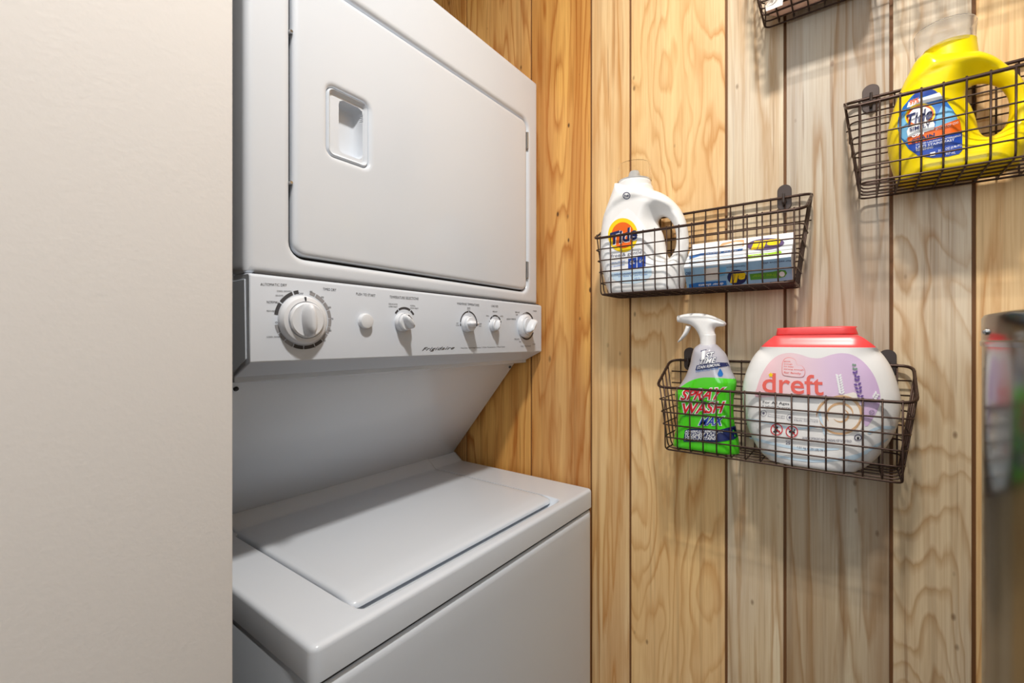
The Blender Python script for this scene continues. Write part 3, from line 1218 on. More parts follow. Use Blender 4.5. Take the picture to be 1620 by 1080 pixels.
def jug(name, label, out_px, hole_px, yc, T, neck_n, m, base_z, cap, cut):
    root = None
    P = onY(out_px, yc)
    Hh = onY(hole_px, yc)
    P = spline(P, 5, True, cut)
    Hh = spline(Hh, 4)
    # settle the base on the wires of the basket
    low = P[:, 1] < base_z + 0.006
    P[low, 1] = base_z
    hx0, hx1 = Hh[:, 0].min(), Hh[:, 0].max()
    hz0_, hz1_ = Hh[:, 1].min(), Hh[:, 1].max()
    x0, x1 = P[:, 0].min(), P[:, 0].max()
    z1 = P[:, 1].max()
    ecx, ecz = x0 + 0.52 * (hx1 - x0), base_z + 0.36 * (z1 - base_z)
    ea, eb = 0.60 * (hx1 - x0), 0.47 * (z1 - base_z)

    def hf(Q, d, dfl):
        hd = sstep(hx0 - 0.022, hx0 + 0.012, Q[:, 0]) * sstep(hz0_ - 0.030, hz0_ + 0.010, Q[:, 1]) * (1 - sstep(hz1_ + 0.004, hz1_ + 0.030, Q[:, 1]))
        Tm = T * (1 - hd) + 0.019 * hd
        R = 0.034 * (1 - hd) + 0.014 * hd
        h = Tm * prof(d / R)
        # shoulder stands a little proud of the label field
        e = ((Q[:, 0] - ecx) / ea) ** 2 + ((Q[:, 1] - ecz) / eb) ** 2
        up = sstep(ecz, ecz + 0.03, Q[:, 1])
        h = h - 0.0050 * (1 - sstep(0.82, 1.0, e)) * prof(d / 0.02) * (0.25 + 0.75 * up)
        return h * (0.86 + 0.14 * prof(dfl / 0.010))
    s = Solid([P, Hh], yc, hf, flat=base_z + 0.0005)
    root = empty(name, ((x0 + x1) / 2, yc, base_z), label, 'detergent jug')
    v, f, *_ = s.mesh(0.004)
    mk('bottle', v, f, m, root, smooth=55)
    return root, s


# white jug
Y1 = 0.9155
o1 = [(977, 291), (974, 303), (968, 320), (960, 342), (954, 369), (952, 391), (954, 416), (958, 437), (963, 456), (969, 467.5), (1025, 464.5), (1081, 460), (1083.5, 440), (1084.5, 425), (1087, 405), (1089, 385), (1088, 365), (1083.5, 346), (1075, 329), (1062, 315), (1048, 306), (1034, 300.5), (1030, 291)]
h1 = [(1041, 349), (1048, 343), (1058, 346), (1066, 357), (1070, 371), (1070, 390), (1065, 403), (1060, 408), (1056, 404), (1053, 390), (1049, 371), (1043, 358)]
bz1 = B1[1] + ZB + 0.0016
j1, s1 = jug('detergent_jug', 'white detergent jug with an orange and yellow round logo and clear cap', o1, h1, Y1, 0.045, 0, M['white_plastic'], bz1, None, (0, 9, 11, 22))
nk = onY([(1003.5, 291)], Y1)[0]
mk('neck', *lathe([(0.0335, -0.016), (0.0345, -0.006), (0.0345, 0.000), (0.0325, 0.003), (0.0325, 0.006), (0.030, 0.007), (0.014, 0.008), (0.011, 0.022), (0.009, 0.026)], (nk[0], Y1, nk[1]), 'z', 40), M['white_plastic'], j1)
zc0 = nk[1] + 0.004
mk('cap', *lathe([(0.0338, 0.0), (0.0345, 0.0), (0.0335, 0.034), (0.0325, 0.035), (0.002, 0.0352), (0.002, 0.0342), (0.0315, 0.0340), (0.0332, 0.0008)], (nk[0], Y1, zc0), 'z', 48, cap=False), M['clear'], j1)

lab = Buf()
Lm = [M['yellow'], M['orange'], M['navy'], M['pale_blue'], M['sky'], M['white'], M['grey_text'], M['royal'], M['blue']]
c0 = z4(213, 572)
lab.add(patch(s1, [z4(*p) for p in [(75, 640), (90, 560), (150, 450), (215, 385), (250, 372), (290, 400), (350, 470), (410, 560), (435, 640), (440, 800), (425, 870), (380, 915), (300, 935), (200, 930), (130, 895), (90, 830), (75, 740)]], 0.0004), 5)
lab.add(patch(s1, [z4(*p) for p in [(120, 850), (425, 815), (428, 865), (385, 912), (300, 932), (200, 928), (140, 900)]], 0.0007), 3)
lab.add(patch(s1, ellipse(*c0, 23.5, 27.0), 0.0009, 5), 0)
lab.add(patch(s1, ellipse(*c0, 18.0, 20.5), 0.0013, 5), 1)
tq = q4(z4, (132, 642), (322, 598), (306, 505), (118, 560))
lab.add(text(s1, 'Tide', [(q[0] + .6, q[1] + .8) for q in tq], 0.0016, shear=0.25, bold=0.05), 5)
lab.add(text(s1, 'Tide', tq, 0.0020, shear=0.25, bold=0.03), 2)
lab.add(text(s1, 'free & gentle', q4(z4, (125, 748), (352, 715), (352, 683), (125, 716)), 0.0010), 6)
for k, (xa, ya) in enumerate(((252, 742), (320, 728))):
    lab.add(patch(s1, [z4(xa, ya + 6), z4(xa + 62, ya - 6), z4(xa + 62, ya + 74), z4(xa, ya + 86)], 0.0010, 5), 7)
    lab.add(text(s1, '64' if k else '0%', q4(z4, (xa + 14, ya + 50), (xa + 48, ya + 44), (xa + 48, ya + 16), (xa + 14, ya + 22)), 0.0014), 5)
for yy, a, b_, s_ in ((782, 118, 232, 'HYPOALLERGENIC'), (806, 118, 225, 'for sensitive skin'), (862, 150, 395, 'LIQUID LAUNDRY DETERGENT'), (880, 180, 395, 'no dyes or perfumes'), (905, 280, 340, '2.72 L')):
    lab.add(text(s1, s_, q4(z4, (a, yy + 8), (b_, yy - 10), (b_, yy - 24), (a, yy - 6)), 0.0010), 8)
bd = ellipse(*z4(240, 279), 6.0, 5.8, 28)
lab.add(patch(s1, [bd, ellipse(*z4(240, 279), 4.9, 4.7, 28)], 0.0006, 3), 2)
lab.add(text(s1, 'he', q4(z4, (224, 292), (256, 286), (256, 264), (224, 270)), 0.0006, bold=0.02), 2)
lab.mk('label_print', Lm, j1, smooth=0, merge=0, kind='stuff')

# yellow jug
Y3 = 0.9155
o3 = [zy(*p) for p in [(238, 303), (190, 345), (160, 400), (122, 475), (78, 590), (50, 690), (45, 760), (55, 850), (82, 940), (118, 992), (400, 968), (690, 905), (750, 862), (790, 780), (812, 680), (815, 590), (800, 510), (770, 440), (720, 385), (650, 340), (590, 312), (535, 295)]]
h3 = [zy(*p) for p in [(462, 505), (482, 465), (530, 446), (590, 446), (650, 470), (688, 518), (698, 575), (690, 640), (660, 692), (612, 726), (572, 736), (547, 722), (530, 690), (515, 630), (492, 572), (468, 540)]]
bz3 = B3[1] + ZB + 0.0016
j3, s3 = jug('detergent_jug', 'yellow detergent jug with a blue teardrop label and frosted cap', o3, h3, Y3, 0.043, 0, M['yellow_plastic'], bz3, None, (0, 9, 11, 21))
nk = onY([zy(388, 285)], Y3)[0]
nk[0] = 0.1165
mk('neck', *lathe([(0.0315, -0.022), (0.0300, -0.004), (0.0290, 0.005), (0.0290, 0.009), (0.0265, 0.0105)], (nk[0], Y3, nk[1]), 'z', 40), M['yellow_plastic'], j3)
mk('cap', *lathe([(0.0312, 0.004), (0.0322, 0.004), (0.0345, 0.036), (0.0335, 0.038), (0.002, 0.0385), (0.002, 0.0372), (0.0330, 0.0370), (0.0310, 0.0046)], (nk[0] - 0.005, Y3, nk[1]), 'z', 48, cap=False), M['frosted'], j3)
lab = Buf()
Lm = [M['yellow'], M['orange'], M['navy'], M['royal'], M['sky'], M['white'], M['blue'], M['red']]
drop = [zy(*p) for p in [(260, 468), (300, 482), (350, 522), (400, 590), (430, 650), (445, 720), (447, 800), (430, 820), (370, 835), (290, 842), (210, 830), (160, 795), (120, 740), (100, 680), (105, 630), (130, 570), (180, 510), (225, 475)]]
lab.add(patch(s3, drop, 0.0004, 5), 6)
lab.add(patch(s3, [zy(*p) for p in [(260, 468), (300, 482), (318, 497), (185, 522), (188, 504), (225, 475)]], 0.0007, 5), 3)
lab.add(patch(s3, [zy(*p) for p in [(340, 560), (392, 585), (428, 650), (440, 690), (300, 690), (310, 620)]], 0.0007, 5), 4)
lab.add(patch(s3, [zy(*p) for p in [(110, 640), (150, 585), (160, 700), (155, 760), (122, 735), (103, 680)]], 0.0007, 5), 4)
lab.add(patch(s3, [zy(*p) for p in [(155, 765), (446, 694), (447, 800), (430, 820), (370, 835), (290, 842), (210, 830), (165, 797)]], 0.0007, 5), 3)
lab.add(patch(s3, [zy(*p) for p in [(160, 545), (325, 492), (338, 515), (345, 525), (150, 575)]], 0.0009, 5), 5)
lab.add(text(s3, '99%', q4(zy, (166, 562), (215, 546), (215, 518), (166, 536)), 0.0012, bold=0.02), 1)
cc = zy(222, 622)
lab.add(patch(s3, ellipse(cc[0], cc[1] - 2, 24.5, 18.5, 40, -0.3), 0.0011, 5), 0)
lab.add(patch(s3, ellipse(cc[0], cc[1] - 2, 22, 15.8, 40, -0.3), 0.0013, 5), 1)
lab.add(patch(s3, ellipse(cc[0], cc[1] - 2, 19, 13, 40, -0.3), 0.0016, 5), 5)
lab.add(patch(s3, [zy(*p) for p in [(150, 700), (160, 680), (286, 640), (300, 660), (296, 690), (156, 732)]], 0.0019, 5), 5)
tq = q4(zy, (152, 672), (288, 628), (284, 570), (148, 616))
lab.add(text(s3, 'Tide', tq, 0.0034, shear=0.25, bold=0.02), 2)
lab.add(text(s3, 'SIMPLY', q4(zy, (166, 702), (274, 672), (274, 652), (166, 682)), 0.0030, bold=0.02), 2)
lab.add(patch(s3, [zy(*p) for p in [(152, 735), (432, 632), (444, 700), (300, 740), (158, 772)]], 0.0009, 5), 1)
lab.add(text(s3, 'OXI', q4(zy, (176, 735), (240, 716), (240, 692), (176, 712)), 0.0020, bold=0.03), 5)
lab.add(text(s3, 'STAIN', q4(zy, (178, 766), (298, 728), (298, 708), (178, 745)), 0.0020, bold=0.03), 2)
lab.add(text(s3, 'BOOST OF OXI', q4(zy, (305, 695), (425, 658), (425, 646), (305, 682)), 0.0013), 5)
for a, b_, ya, yb, hgt, s_ in ((200, 440, 778, 728, 10, 'LIQUID LAUNDRY DETERGENT'), (200, 405, 794, 750, 12, 'LIFTS STAINS FAST'), (200, 290, 808, 790, 12, 'REFRESHING'), (318, 443, 815, 783, 16, '31 FL OZ (0.96 PT)'), (358, 410, 828, 818, 13, '917 mL')):
    lab.add(text(s3, s_, q4(zy, (a, ya), (b_, yb), (b_, yb - hgt), (a, ya - hgt)), 0.0012, bold=0.01), 5)
lab.add(patch(s3, [zy(275, 815), zy(302, 808), zy(302, 828), zy(275, 834)], 0.0012, 5), 5)
lab.mk('label_print', Lm, j3, smooth=0, merge=0, kind='stuff')

# spray bottle
Y2 = 0.909
bz2 = B2[1] + ZB + 0.0016
body_px = [zs_(*p) for p in [(262, 262), (222, 292), (205, 340), (190, 410), (160, 490), (120, 555), (88, 605), (92, 660), (104, 720), (100, 810), (85, 890), (66, 975), (64, 995), (300, 1024), (538, 1044), (540, 1020), (528, 925), (506, 850), (497, 760), (498, 660), (512, 590), (518, 535), (500, 490), (480, 450), (465, 395), (440, 335), (400, 290), (368, 262)]]
P = spline(onY(body_px, Y2), 5, True, (0, 12, 14, 27))
P[P[:, 1] < bz2 + 0.008, 1] = bz2


def hf_s(Q, d, dfl):
    return 0.030 * prof(d / 0.028) * (0.85 + 0.15 * prof(dfl / 0.008))


sp = Solid([P], Y2, hf_s, flat=bz2 + 0.0005)
spray = empty('spray_bottle', (P[:, 0].mean(), Y2, bz2), 'green stain remover spray bottle with a white trigger head in the lowest basket', 'spray bottle')
cut = spline(onY([zs_(*p) for p in [(60, 622), (150, 560), (220, 520), (300, 498), (400, 498), (540, 515)]], Y2), 6, False)
cutc = cut[inside(cut, sp.loops)]
v, f, V, T = sp.mesh(0.0035, cuts=[cutc])
n = len(V)


def below(V_):
    zc_ = np.interp(V_[:, 0], cut[:, 0], cut[:, 1])
    return V_[:, 1] < zc_


mi = []
vx = np.asarray(v)
for q in f:
    c_ = vx[q].mean(0)
    mi.append(1 if below(np.array([[c_[0], c_[2]]]))[0] else 0)
mk('bottle', v, f, [M['sleeve'], M['green']], spray, mi=mi, smooth=55)
# trigger head
head_px = [zs_(*p) for p in [(262, 258), (258, 225), (245, 190), (222, 155), (190, 130), (165, 122), (112, 112), (110, 62), (150, 52), (200, 46), (270, 47), (340, 62), (400, 88), (440, 112), (443, 128), (425, 140), (395, 142), (368, 150), (362, 175), (368, 200), (368, 258)]]
P = spline(onY(head_px, Y2), 4, True, (0, 6, 7, 20))
hs = Solid([P], Y2, lambda Q, d, dfl: 0.0135 * prof(d / 0.013), flat=-9)
v, f, *_ = hs.mesh(0.003, (0.0006, 0.0016, 0.003, 0.005, 0.008))
hd_ = mk('trigger_head', v, f, M['white_plastic'], spray, smooth=55)
nk = onY([zs_(315, 262)], Y2)[0]
mk('collar', *lathe([(0.0128, -0.006), (0.0138, -0.005), (0.0140, 0.016), (0.0128, 0.018)], (nk[0], Y2, nk[1]), 'z', 32), M['white_plastic'], hd_)
P = spline(onY([zs_(*p) for p in [(160, 132), (150, 165), (130, 205), (103, 245), (107, 254), (140, 228), (170, 195), (188, 160), (195, 138)]], Y2), 4, True, (0, 8))
ts = Solid([P], Y2, lambda Q, d, dfl: 0.007 * prof(d / 0.004), flat=-9)
v, f, *_ = ts.mesh(0.003, (0.0006, 0.0016, 0.003))
mk('trigger', v, f, M['white_plastic'], hd_, smooth=55)
nz_ = onY([zs_(110, 86)], Y2)[0]
v, f = lathe([(0.0062, -0.004), (0.0066, 0.0), (0.0066, 0.008), (0.0058, 0.009)], (0, 0, 0), 'z', 20)
v = [(nz_[0] - p[2] + 0.006, Y2 + p[1], nz_[1] + p[0]) for p in v]
mk('nozzle', v, [q[::-1] for q in f], M['white_plastic'], hd_)
lab = Buf()
Lm = [M['red'], M['white'], M['navy'], M['blue'], M['pale_blue'], M['royal']]
lab.add(patch(sp, [zs_(*p) for p in [(150, 880), (185, 868), (400, 875), (512, 846), (526, 925), (500, 945), (380, 965), (140, 960)]], 0.0011, 4), 2)
lab.add(patch(sp, [zs_(*p) for p in [(235, 418), (390, 396), (455, 398), (468, 422), (400, 430), (225, 452)]], 0.0011, 4), 2)
def outlined(s_, quad, a, c_, sh, off=0.0008, grow=0.075):
    lab.add(text(sp, s_, quad, off, shear=sh, bold=grow), a)
    lab.add(text(sp, s_, quad, off + 0.0013, shear=sh, bold=0.02), c_)
outlined('1', q4(zs_, (272, 374), (288, 371), (292, 312), (276, 316)), 2, 1, 0.0)
outlined('ST', q4(zs_, (298, 368), (354, 359), (358, 322), (302, 330)), 2, 1, 0.15)
outlined('TIME', q4(zs_, (254, 408), (368, 398), (372, 362), (262, 372)), 2, 1, 0.2)
lab.add(text(sp, 'STAIN REMOVAL', q4(zs_, (236, 445), (402, 420), (402, 400), (240, 424)), 0.0019, shear=0.2, bold=0.015), 1)
lab.add(text(sp, 'EVEN IN COLD WATER', q4(zs_, (228, 468), (388, 446), (388, 432), (228, 453)), 0.0008, shear=0.2), 3)
lab.add(patch(sp, [zs_(*p) for p in [(402, 438), (416, 460), (424, 478), (418, 494), (402, 499), (388, 492), (384, 476), (392, 458)]], 0.0008, 4), 3)
outlined('SPRAY', q4(zs_, (118, 664), (402, 660), (432, 578), (130, 592)), 1, 0, 0.25)
outlined('WASH', q4(zs_, (140, 762), (424, 752), (434, 676), (136, 690)), 1, 0, 0.25)
lab.add(text(sp, "'n", q4(zs_, (268, 700), (298, 694), (300, 664), (270, 668)), 0.0028, bold=0.03), 2)
outlined('MAX', q4(zs_, (250, 842), (418, 842), (428, 782), (262, 790)), 1, 5, 0.25)
lab.add(text(sp, 'LAUNDRY STAIN REMOVER', q4(zs_, (134, 782), (310, 776), (310, 768), (134, 774)), 0.0010), 2)
for s_, a, b_, y_, hg in (('POWERFULLY REMOVES THE', 152, 425, 898, 17), ('TOUGHEST 7-DAY', 150, 382, 926, 24), ('DRIED-IN STAINS', 148, 370, 950, 22)):
    lab.add(text(sp, s_, q4(zs_, (a, y_), (b_, y_ - 2), (b_ + 3, y_ - hg - 2), (a + 3, y_ - hg)), 0.0019, shear=0.25, bold=0.02), 1)
lab.mk('label_print', Lm, spray, smooth=0, merge=0, kind='stuff')

# oval tub with red lid
YT = 0.9125
tub_px = [z7(*p) for p in [(152, 176), (110, 215), (72, 275), (38, 365), (22, 450), (26, 540), (40, 625), (75, 735), (140, 845), (235, 925), (330, 968), (430, 985), (550, 995), (700, 990), (830, 935), (930, 838), (1000, 725), (1034, 625), (1042, 525), (1024, 430), (985, 322), (935, 240), (878, 180)]]
P = spline(onY(tub_px, YT), 4, True, (0, 22))
bzt = bz2
zmin = P[:, 1].min()
P[:, 1] = np.where(P[:, 1] < bzt, bzt, P[:, 1])
lowm = P[:, 1] < bzt + 0.004
P[lowm, 1] = bzt


def hf_t(Q, d, dfl):
    return 0.044 * prof(np.minimum(d, 0.045) / 0.045) ** 0.8 * (0.88 + 0.12 * prof(dfl / 0.012))


tub = Solid([P], YT, hf_t, flat=bzt + 0.0005)
# the straight rim under the lid keeps its depth
topz = P[:, 1].max() - 0.006
k_ = ~((tub.A[:, 1] > topz) & (tub.B[:, 1] > topz))
tub.A, tub.B = tub.A[k_], tub.B[k_]
tb = empty('detergent_tub', (P[:, 0].mean(), YT, bzt), 'oval white detergent pod tub with a coral red lid and lavender print', 'tub')
v, f, *_ = tub.mesh(0.005)
mk('tub_body', v, f, M['white_plastic'], tb, smooth=55)
lid_lo = [z7(*p) for p in [(150, 180), (165, 165), (215, 125), (240, 106), (500, 100), (760, 102), (800, 122), (860, 165), (882, 184), (500, 178)]]
P = spline(onY(lid_lo, YT), 3, True, (0, 3, 5, 8))
ztop_ = P[:, 1].max()
zlo_ = P[:, 1].min()
ls = Solid([P], YT, lambda Q, d, dfl: 0.0335 * prof(d / 0.02) ** 0.5 * (1 - 0.0 * d) + 0.004, flat=-9)
kx0, kx1 = P[:, 0].min(), P[:, 0].max()
ls.hf = lambda Q, d, dfl: (0.040 - 0.010 * sstep(zlo_, ztop_, Q[:, 1])) * prof(np.minimum(Q[:, 0] - kx0 + 0.004, kx1 - Q[:, 0] + 0.004) / 0.035) ** 0.8
v, f, *_ = ls.mesh(0.004, (0.001, 0.003))
ld = mk('lid', v, f, M['red_lid'], tb, smooth=40)
lid_up = [z7(*p) for p in [(242, 104), (252, 66), (266, 58), (500, 50), (738, 46), (750, 58), (766, 98), (500, 104)]]
P = spline(onY(lid_up, YT), 3, True, (0, 6))
ux0, ux1 = P[:, 0].min(), P[:, 0].max()
us = Solid([P], YT, None, flat=-9)
us.hf = lambda Q, d, dfl: 0.0315 * prof(np.minimum(Q[:, 0] - ux0 + 0.003, ux1 - Q[:, 0] + 0.003) / 0.025) ** 0.8 * (0.9 + 0.1 * prof(d / 0.003))
v, f, *_ = us.mesh(0.004, (0.0008, 0.002, 0.003))
mk('flip_lid', v, f, M['red_lid'], ld, smooth=40)

lab = Buf()
Lm = [M['coral'], M['blush'], M['lilac'], M['purple'], M['leaf'], M['tan'], M['cream'], M['grey_text'], M['red'], M['yellow'], M['white'], M['pale_blue'], M['black']]
art = [z7(*p) for p in [(104, 500), (112, 440), (140, 360), (190, 280), (250, 232), (320, 216), (390, 226), (450, 246), (520, 250), (590, 228), (660, 218), (730, 230), (800, 275), (860, 350), (895, 430), (908, 500), (900, 560), (860, 640), (810, 690), (760, 560), (560, 520), (400, 505), (220, 500)]]
lab.add(patch(tub, spline(art, 3), 0.0004, 5), 1)
for pts in ([(60, 640), (200, 660), (330, 700), (480, 690), (480, 700), (330, 712), (200, 676), (62, 652)], [(80, 760), (250, 800), (420, 830), (620, 830), (620, 842), (420, 845), (250, 818), (86, 776)], [(150, 850), (330, 890), (560, 905), (800, 860), (805, 872), (560, 922), (330, 905), (160, 866)], [(830, 720), (900, 690), (1000, 690), (985, 710), (900, 708), (840, 740)], [(700, 900), (820, 840), (950, 770), (940, 790), (830, 858), (720, 918)]):
    lab.add(patch(tub, spline([z7(*p) for p in pts], 3), 0.0005, 6), 11)
lab.add(text(tub, 'dreft', q4(z7, (148, 468), (540, 490), (535, 362), (150, 344)), 0.0010, bold=0.012, space=1.0), 0)
st = []
cs = z7(201, 358)
for k in range(10):
    r = 4.2 if k % 2 == 0 else 2.4
    st.append((cs[0] + r * math.sin(k * math.pi / 5), cs[1] - r * math.cos(k * math.pi / 5)))
lab.add(patch(tub, st, 0.0016, 4), 9)
hrt = spline([z7(*p) for p in [(276, 352), (274, 290), (290, 254), (325, 246), (360, 262), (370, 292), (402, 300), (422, 330), (418, 362), (392, 374), (310, 366)]], 4)
cen = hrt.mean(0)
lab.add(patch(tub, hrt, 0.0012, 5), 0)
lab.add(patch(tub, cen + (hrt - cen) * 0.965, 0.0014, 5), 1)
for s_, a, b_, y_, hg, dy in (('gentle', 286, 328, 276, 11, 2), ('enough', 286, 340, 292, 10, 3), ('for baby', 286, 348, 308, 10, 4), ('strong enough', 286, 414, 326, 11, 7), ('for family', 286, 396, 352, 17, 8)):
    lab.add(text(tub, s_, q4(z7, (a, y_), (b_, y_ + dy), (b_, y_ + dy - hg), (a, y_ - hg)), 0.0017, bold=0.01), 0)
for s_, a, b_, y_, dy, hg in (('For All Ages', 150, 320, 546, 12, 22), ('Lightly Scented', 150, 342, 572, 14, 20)):
    lab.add(text(tub, s_, q4(z7, (a, y_), (b_, y_ + dy), (b_, y_ + dy - hg), (a, y_ - hg)), 0.0008, bold=0.006), 12)
for (cx_, cy_) in ((155, 605), (323, 632)):
    lab.add(patch(tub, [ellipse(*z7(cx_, cy_), 4.9, 5.1, 20), ellipse(*z7(cx_, cy_), 4.3, 4.5, 20)], 0.0008, 3), 7)
    lab.add(patch(tub, ellipse(*z7(cx_, cy_), 1.8, 2.0, 10), 0.0008, 3), 7)
for s_, a, b_, y_, dy in (('Dermatologist', 182, 296, 616, 14), ('Recommended', 182, 290, 628, 14), ('Hypoallergenic formula', 352, 506, 640, 14), ('Made with care', 352, 506, 654, 10)):
    lab.add(text(tub, s_, q4(z7, (a, y_), (b_, y_ + dy), (b_, y_ + dy - 9), (a, y_ - 9)), 0.0008), 7)
# warning rings
for n_, (cx_, cy_) in enumerate(((239, 710), (337, 724))):
    c_ = z7(cx_, cy_)
    lab.add(patch(tub, [ellipse(*c_, 9.8, 9.4, 32), ellipse(*c_, 8.3, 7.9, 32)], 0.0012, 3), 8)
    lab.add(patch(tub, [(c_[0] - 6.2, c_[1] - 5.2), (c_[0] - 5.2, c_[1] - 6.2), (c_[0] + 6.2, c_[1] + 5.2), (c_[0] + 5.2, c_[1] + 6.2)], 0.0012, 4), 8)
    if n_ == 0:
        for e in ((0, -3.2, 2.4, 2.0), (-0.5, 1.5, 3.4, 2.6), (-4, 3.5, 1.8, 1.2), (3.8, 3, 1.6, 1.4)):
            lab.add(patch(tub, ellipse(c_[0] + e[0], c_[1] + e[1], e[2], e[3], 14), 0.0008, 3), 12)
    else:
        for e in ((-2.5, 0, 2.4, 1.8), (2.6, 1.2, 2.6, 2.2), (4.0, -2.6, 1.5, 1.3)):
            lab.add(patch(tub, ellipse(c_[0] + e[0], c_[1] + e[1], e[2], e[3], 14), 0.0008, 3), 12)
lab.add(text(tub, '25', q4(z7, (297, 805), (326, 808), (326, 787), (297, 784)), 0.0008, bold=0.01), 7)
lab.add(text(tub, 'PACS', q4(z7, (298, 780), (328, 783), (328, 776), (298, 773)), 0.0008), 7)
lab.add(text(tub, 'LAUNDRY DETERGENT PACS', q4(z7, (404, 770), (550, 782), (550, 768), (404, 756)), 0.0008, bold=0.01), 7)
lab.add(text(tub, 'WARNING: KEEP OUT OF REACH', q4(z7, (568, 786), (722, 794), (722, 778), (568, 770)), 0.0008, bold=0.01), 7)
lab.add(text(tub, 'Harmful if put in mouth or swallowed', q4(z7, (404, 786), (612, 808), (612, 796), (404, 774)), 0.0008), 8)
lab.add(text(tub, '1.01 kg (2.25 LB) 36 oz', q4(z7, (372, 834), (566, 860), (566, 842), (372, 816)), 0.0008), 7)
# pod swirl
pc = z7(655, 615)
lab.add(patch(tub, spline([z7(*p) for p in [(505, 560), (560, 510), (690, 480), (750, 475), (790, 560), (800, 660), (770, 720), (690, 745), (600, 740), (550, 720), (520, 640)]], 3), 0.0009, 5), 6)
lab.add(patch(tub, spline([z7(*p) for p in [(505, 590), (540, 730), (552, 735), (520, 590)]], 3), 0.0011, 5), 11)


def swirl(c, r0, r1, a0, a1, wd):
    A = np.radians(np.linspace(a0, a1, 30))
    R = np.linspace(r0, r1, 30)
    ww = wd * np.sin(np.linspace(0.15, math.pi - 0.1, 30))
    o_ = np.stack([c[0] + (R + ww) * np.cos(A) * 1.15, c[1] + (R + ww) * np.sin(A)], 1)
    i_ = np.stack([c[0] + (R - ww) * np.cos(A) * 1.15, c[1] + (R - ww) * np.sin(A)], 1)
    return np.concatenate([o_, i_[::-1]])


for r0, r1, a0, a1, wd in ((30, 27, -150, 80, 2.2), (29, 31, 20, 165, 1.6), (20, 16, 150, 370, 1.9), (9, 12, -60, 150, 1.6), (34, 30, 175, 235, 1.8)):
    lab.add(patch(tub, swirl(pc, r0, r1, a0, a1, wd), 0.0013, 5), 5)


def leafp(cx_, cy_, L_, w_, a):
    t = np.linspace(0, 1, 7)
    up = np.stack([L_ * t, w_ * np.sin(math.pi * t)], 1)
    dn_ = np.stack([L_ * t, -w_ * np.sin(math.pi * t)], 1)[::-1][1:-1]
    p = np.concatenate([up, dn_])
    a = math.radians(a)
    return np.stack([cx_ + p[:, 0] * math.cos(a) - p[:, 1] * math.sin(a), cy_ + p[:, 0] * math.sin(a) + p[:, 1] * math.cos(a)], 1)


rnd = random.Random(3)
for k in range(11):                     # lavender sprig
    t = k / 10
    x_, y_ = z7(738 + 50 * t, 300 + 250 * t)
    for sgn in (-1, 1):
        lab.add(patch(tub, leafp(x_, y_, 4.5 + 2.5 * math.sin(3 * t), 1.8, -90 + sgn * rnd.uniform(25, 75)), 0.0015 + 0.0001 * k, 4), 4 if k < 2 else (3 if k < 9 else 2))
for k in range(8):                      # white fern
    t = k / 7
    x_, y_ = z7(638 + 20 * t, 370 + 110 * t)
    for sgn in (-1, 1):
        lab.add(patch(tub, leafp(x_, y_, 6.5, 1.7, -90 + sgn * 48), 0.0013 + 0.0001 * k, 4), 10)
for k in range(6):
    x_, y_ = z7(840 + 8 * k, 545 - 12 * k)
    for sgn in (-1, 1):
        lab.add(patch(tub, leafp(x_, y_, 6, 1.5, -45 + sgn * 50), 0.0013 + 0.0001 * k, 4), 10 if k > 2 else 2)
c_ = z7(764, 762)
lab.add(patch(tub, [ellipse(*c_, 6.2, 5.2, 24), ellipse(*c_, 4.6, 3.8, 24)], 0.0009, 3), 7)
lab.add(patch(tub, ellipse(c_[0], c_[1] + 1, 2.2, 2.2, 12), 0.0009, 3), 12)
c_ = z7(852, 600)
lab.add(patch(tub, [ellipse(*c_, 4.3, 3.7, 20), ellipse(*c_, 3.7, 3.1, 20)], 0.0016, 3), 7)
lab.add(text(tub, 'EC', q4(z7, (842, 608), (862, 610), (862, 594), (842, 592)), 0.0016), 7)
lab.mk('label_print', Lm, tb, smooth=0, merge=0, kind='stuff')

# box of dryer sheets leaning in the basket
ft = [np.array([*onY([(1081, 424)], 0.8705)[0]]), np.array([*onY([(1251.5, 404.5)], 0.8705)[0]])]
bx0, bx1 = ft[0][0], ft[1][0]
zf_ = (ft[0][1] + ft[1][1]) / 2
th = math.radians(41)
dep_, hgt_ = 0.081, 0.046
e1 = np.array([0, math.cos(th), math.sin(th)])          # along the top face, backwards and up
e2 = np.array([0, math.sin(th), -math.cos(th)])         # down the front face
o_ = np.array([bx0, 0.8705, zf_])
bxn = empty('dryer_sheet_box', ((bx0 + bx1) / 2, 0.905, zf_ - hgt_ * math.cos(th)), 'blue and white dryer sheet box lying upside down beside the white jug', 'box')
v, f = box(0, bx1 - bx0, 0, dep_, -hgt_, 0, 0.0008, 1)
v = [o_ + np.array([p[0], 0, 0]) + e1 * p[1] - e2 * p[2] for p in v]
mk('carton', v, f, M['card'], bxn, smooth=0)
v, f = box(0.0, 0.030, dep_ - 0.0005, dep_ + 0.0115, -0.0008, 0.0003)
v = [o_ + np.array([p[0] + 0.002, 0, 0]) + e1 * (p[1] * 1.0) - e2 * p[2] for p in v]
fF = Quad(o_, [1, 0, 0], e2)
fT = Quad(o_, [1, 0, 0], e1)
lab = Buf()
Lm = [M['card_blue'], M['blue'], M['navy'], M['yellow'], M['green_print'], M['lime_print'], M['plum'], M['white'], M['sky'], M['tan'], M['cream']]


def fl(fn, pts):
    return [fn(*p) for p in pts]


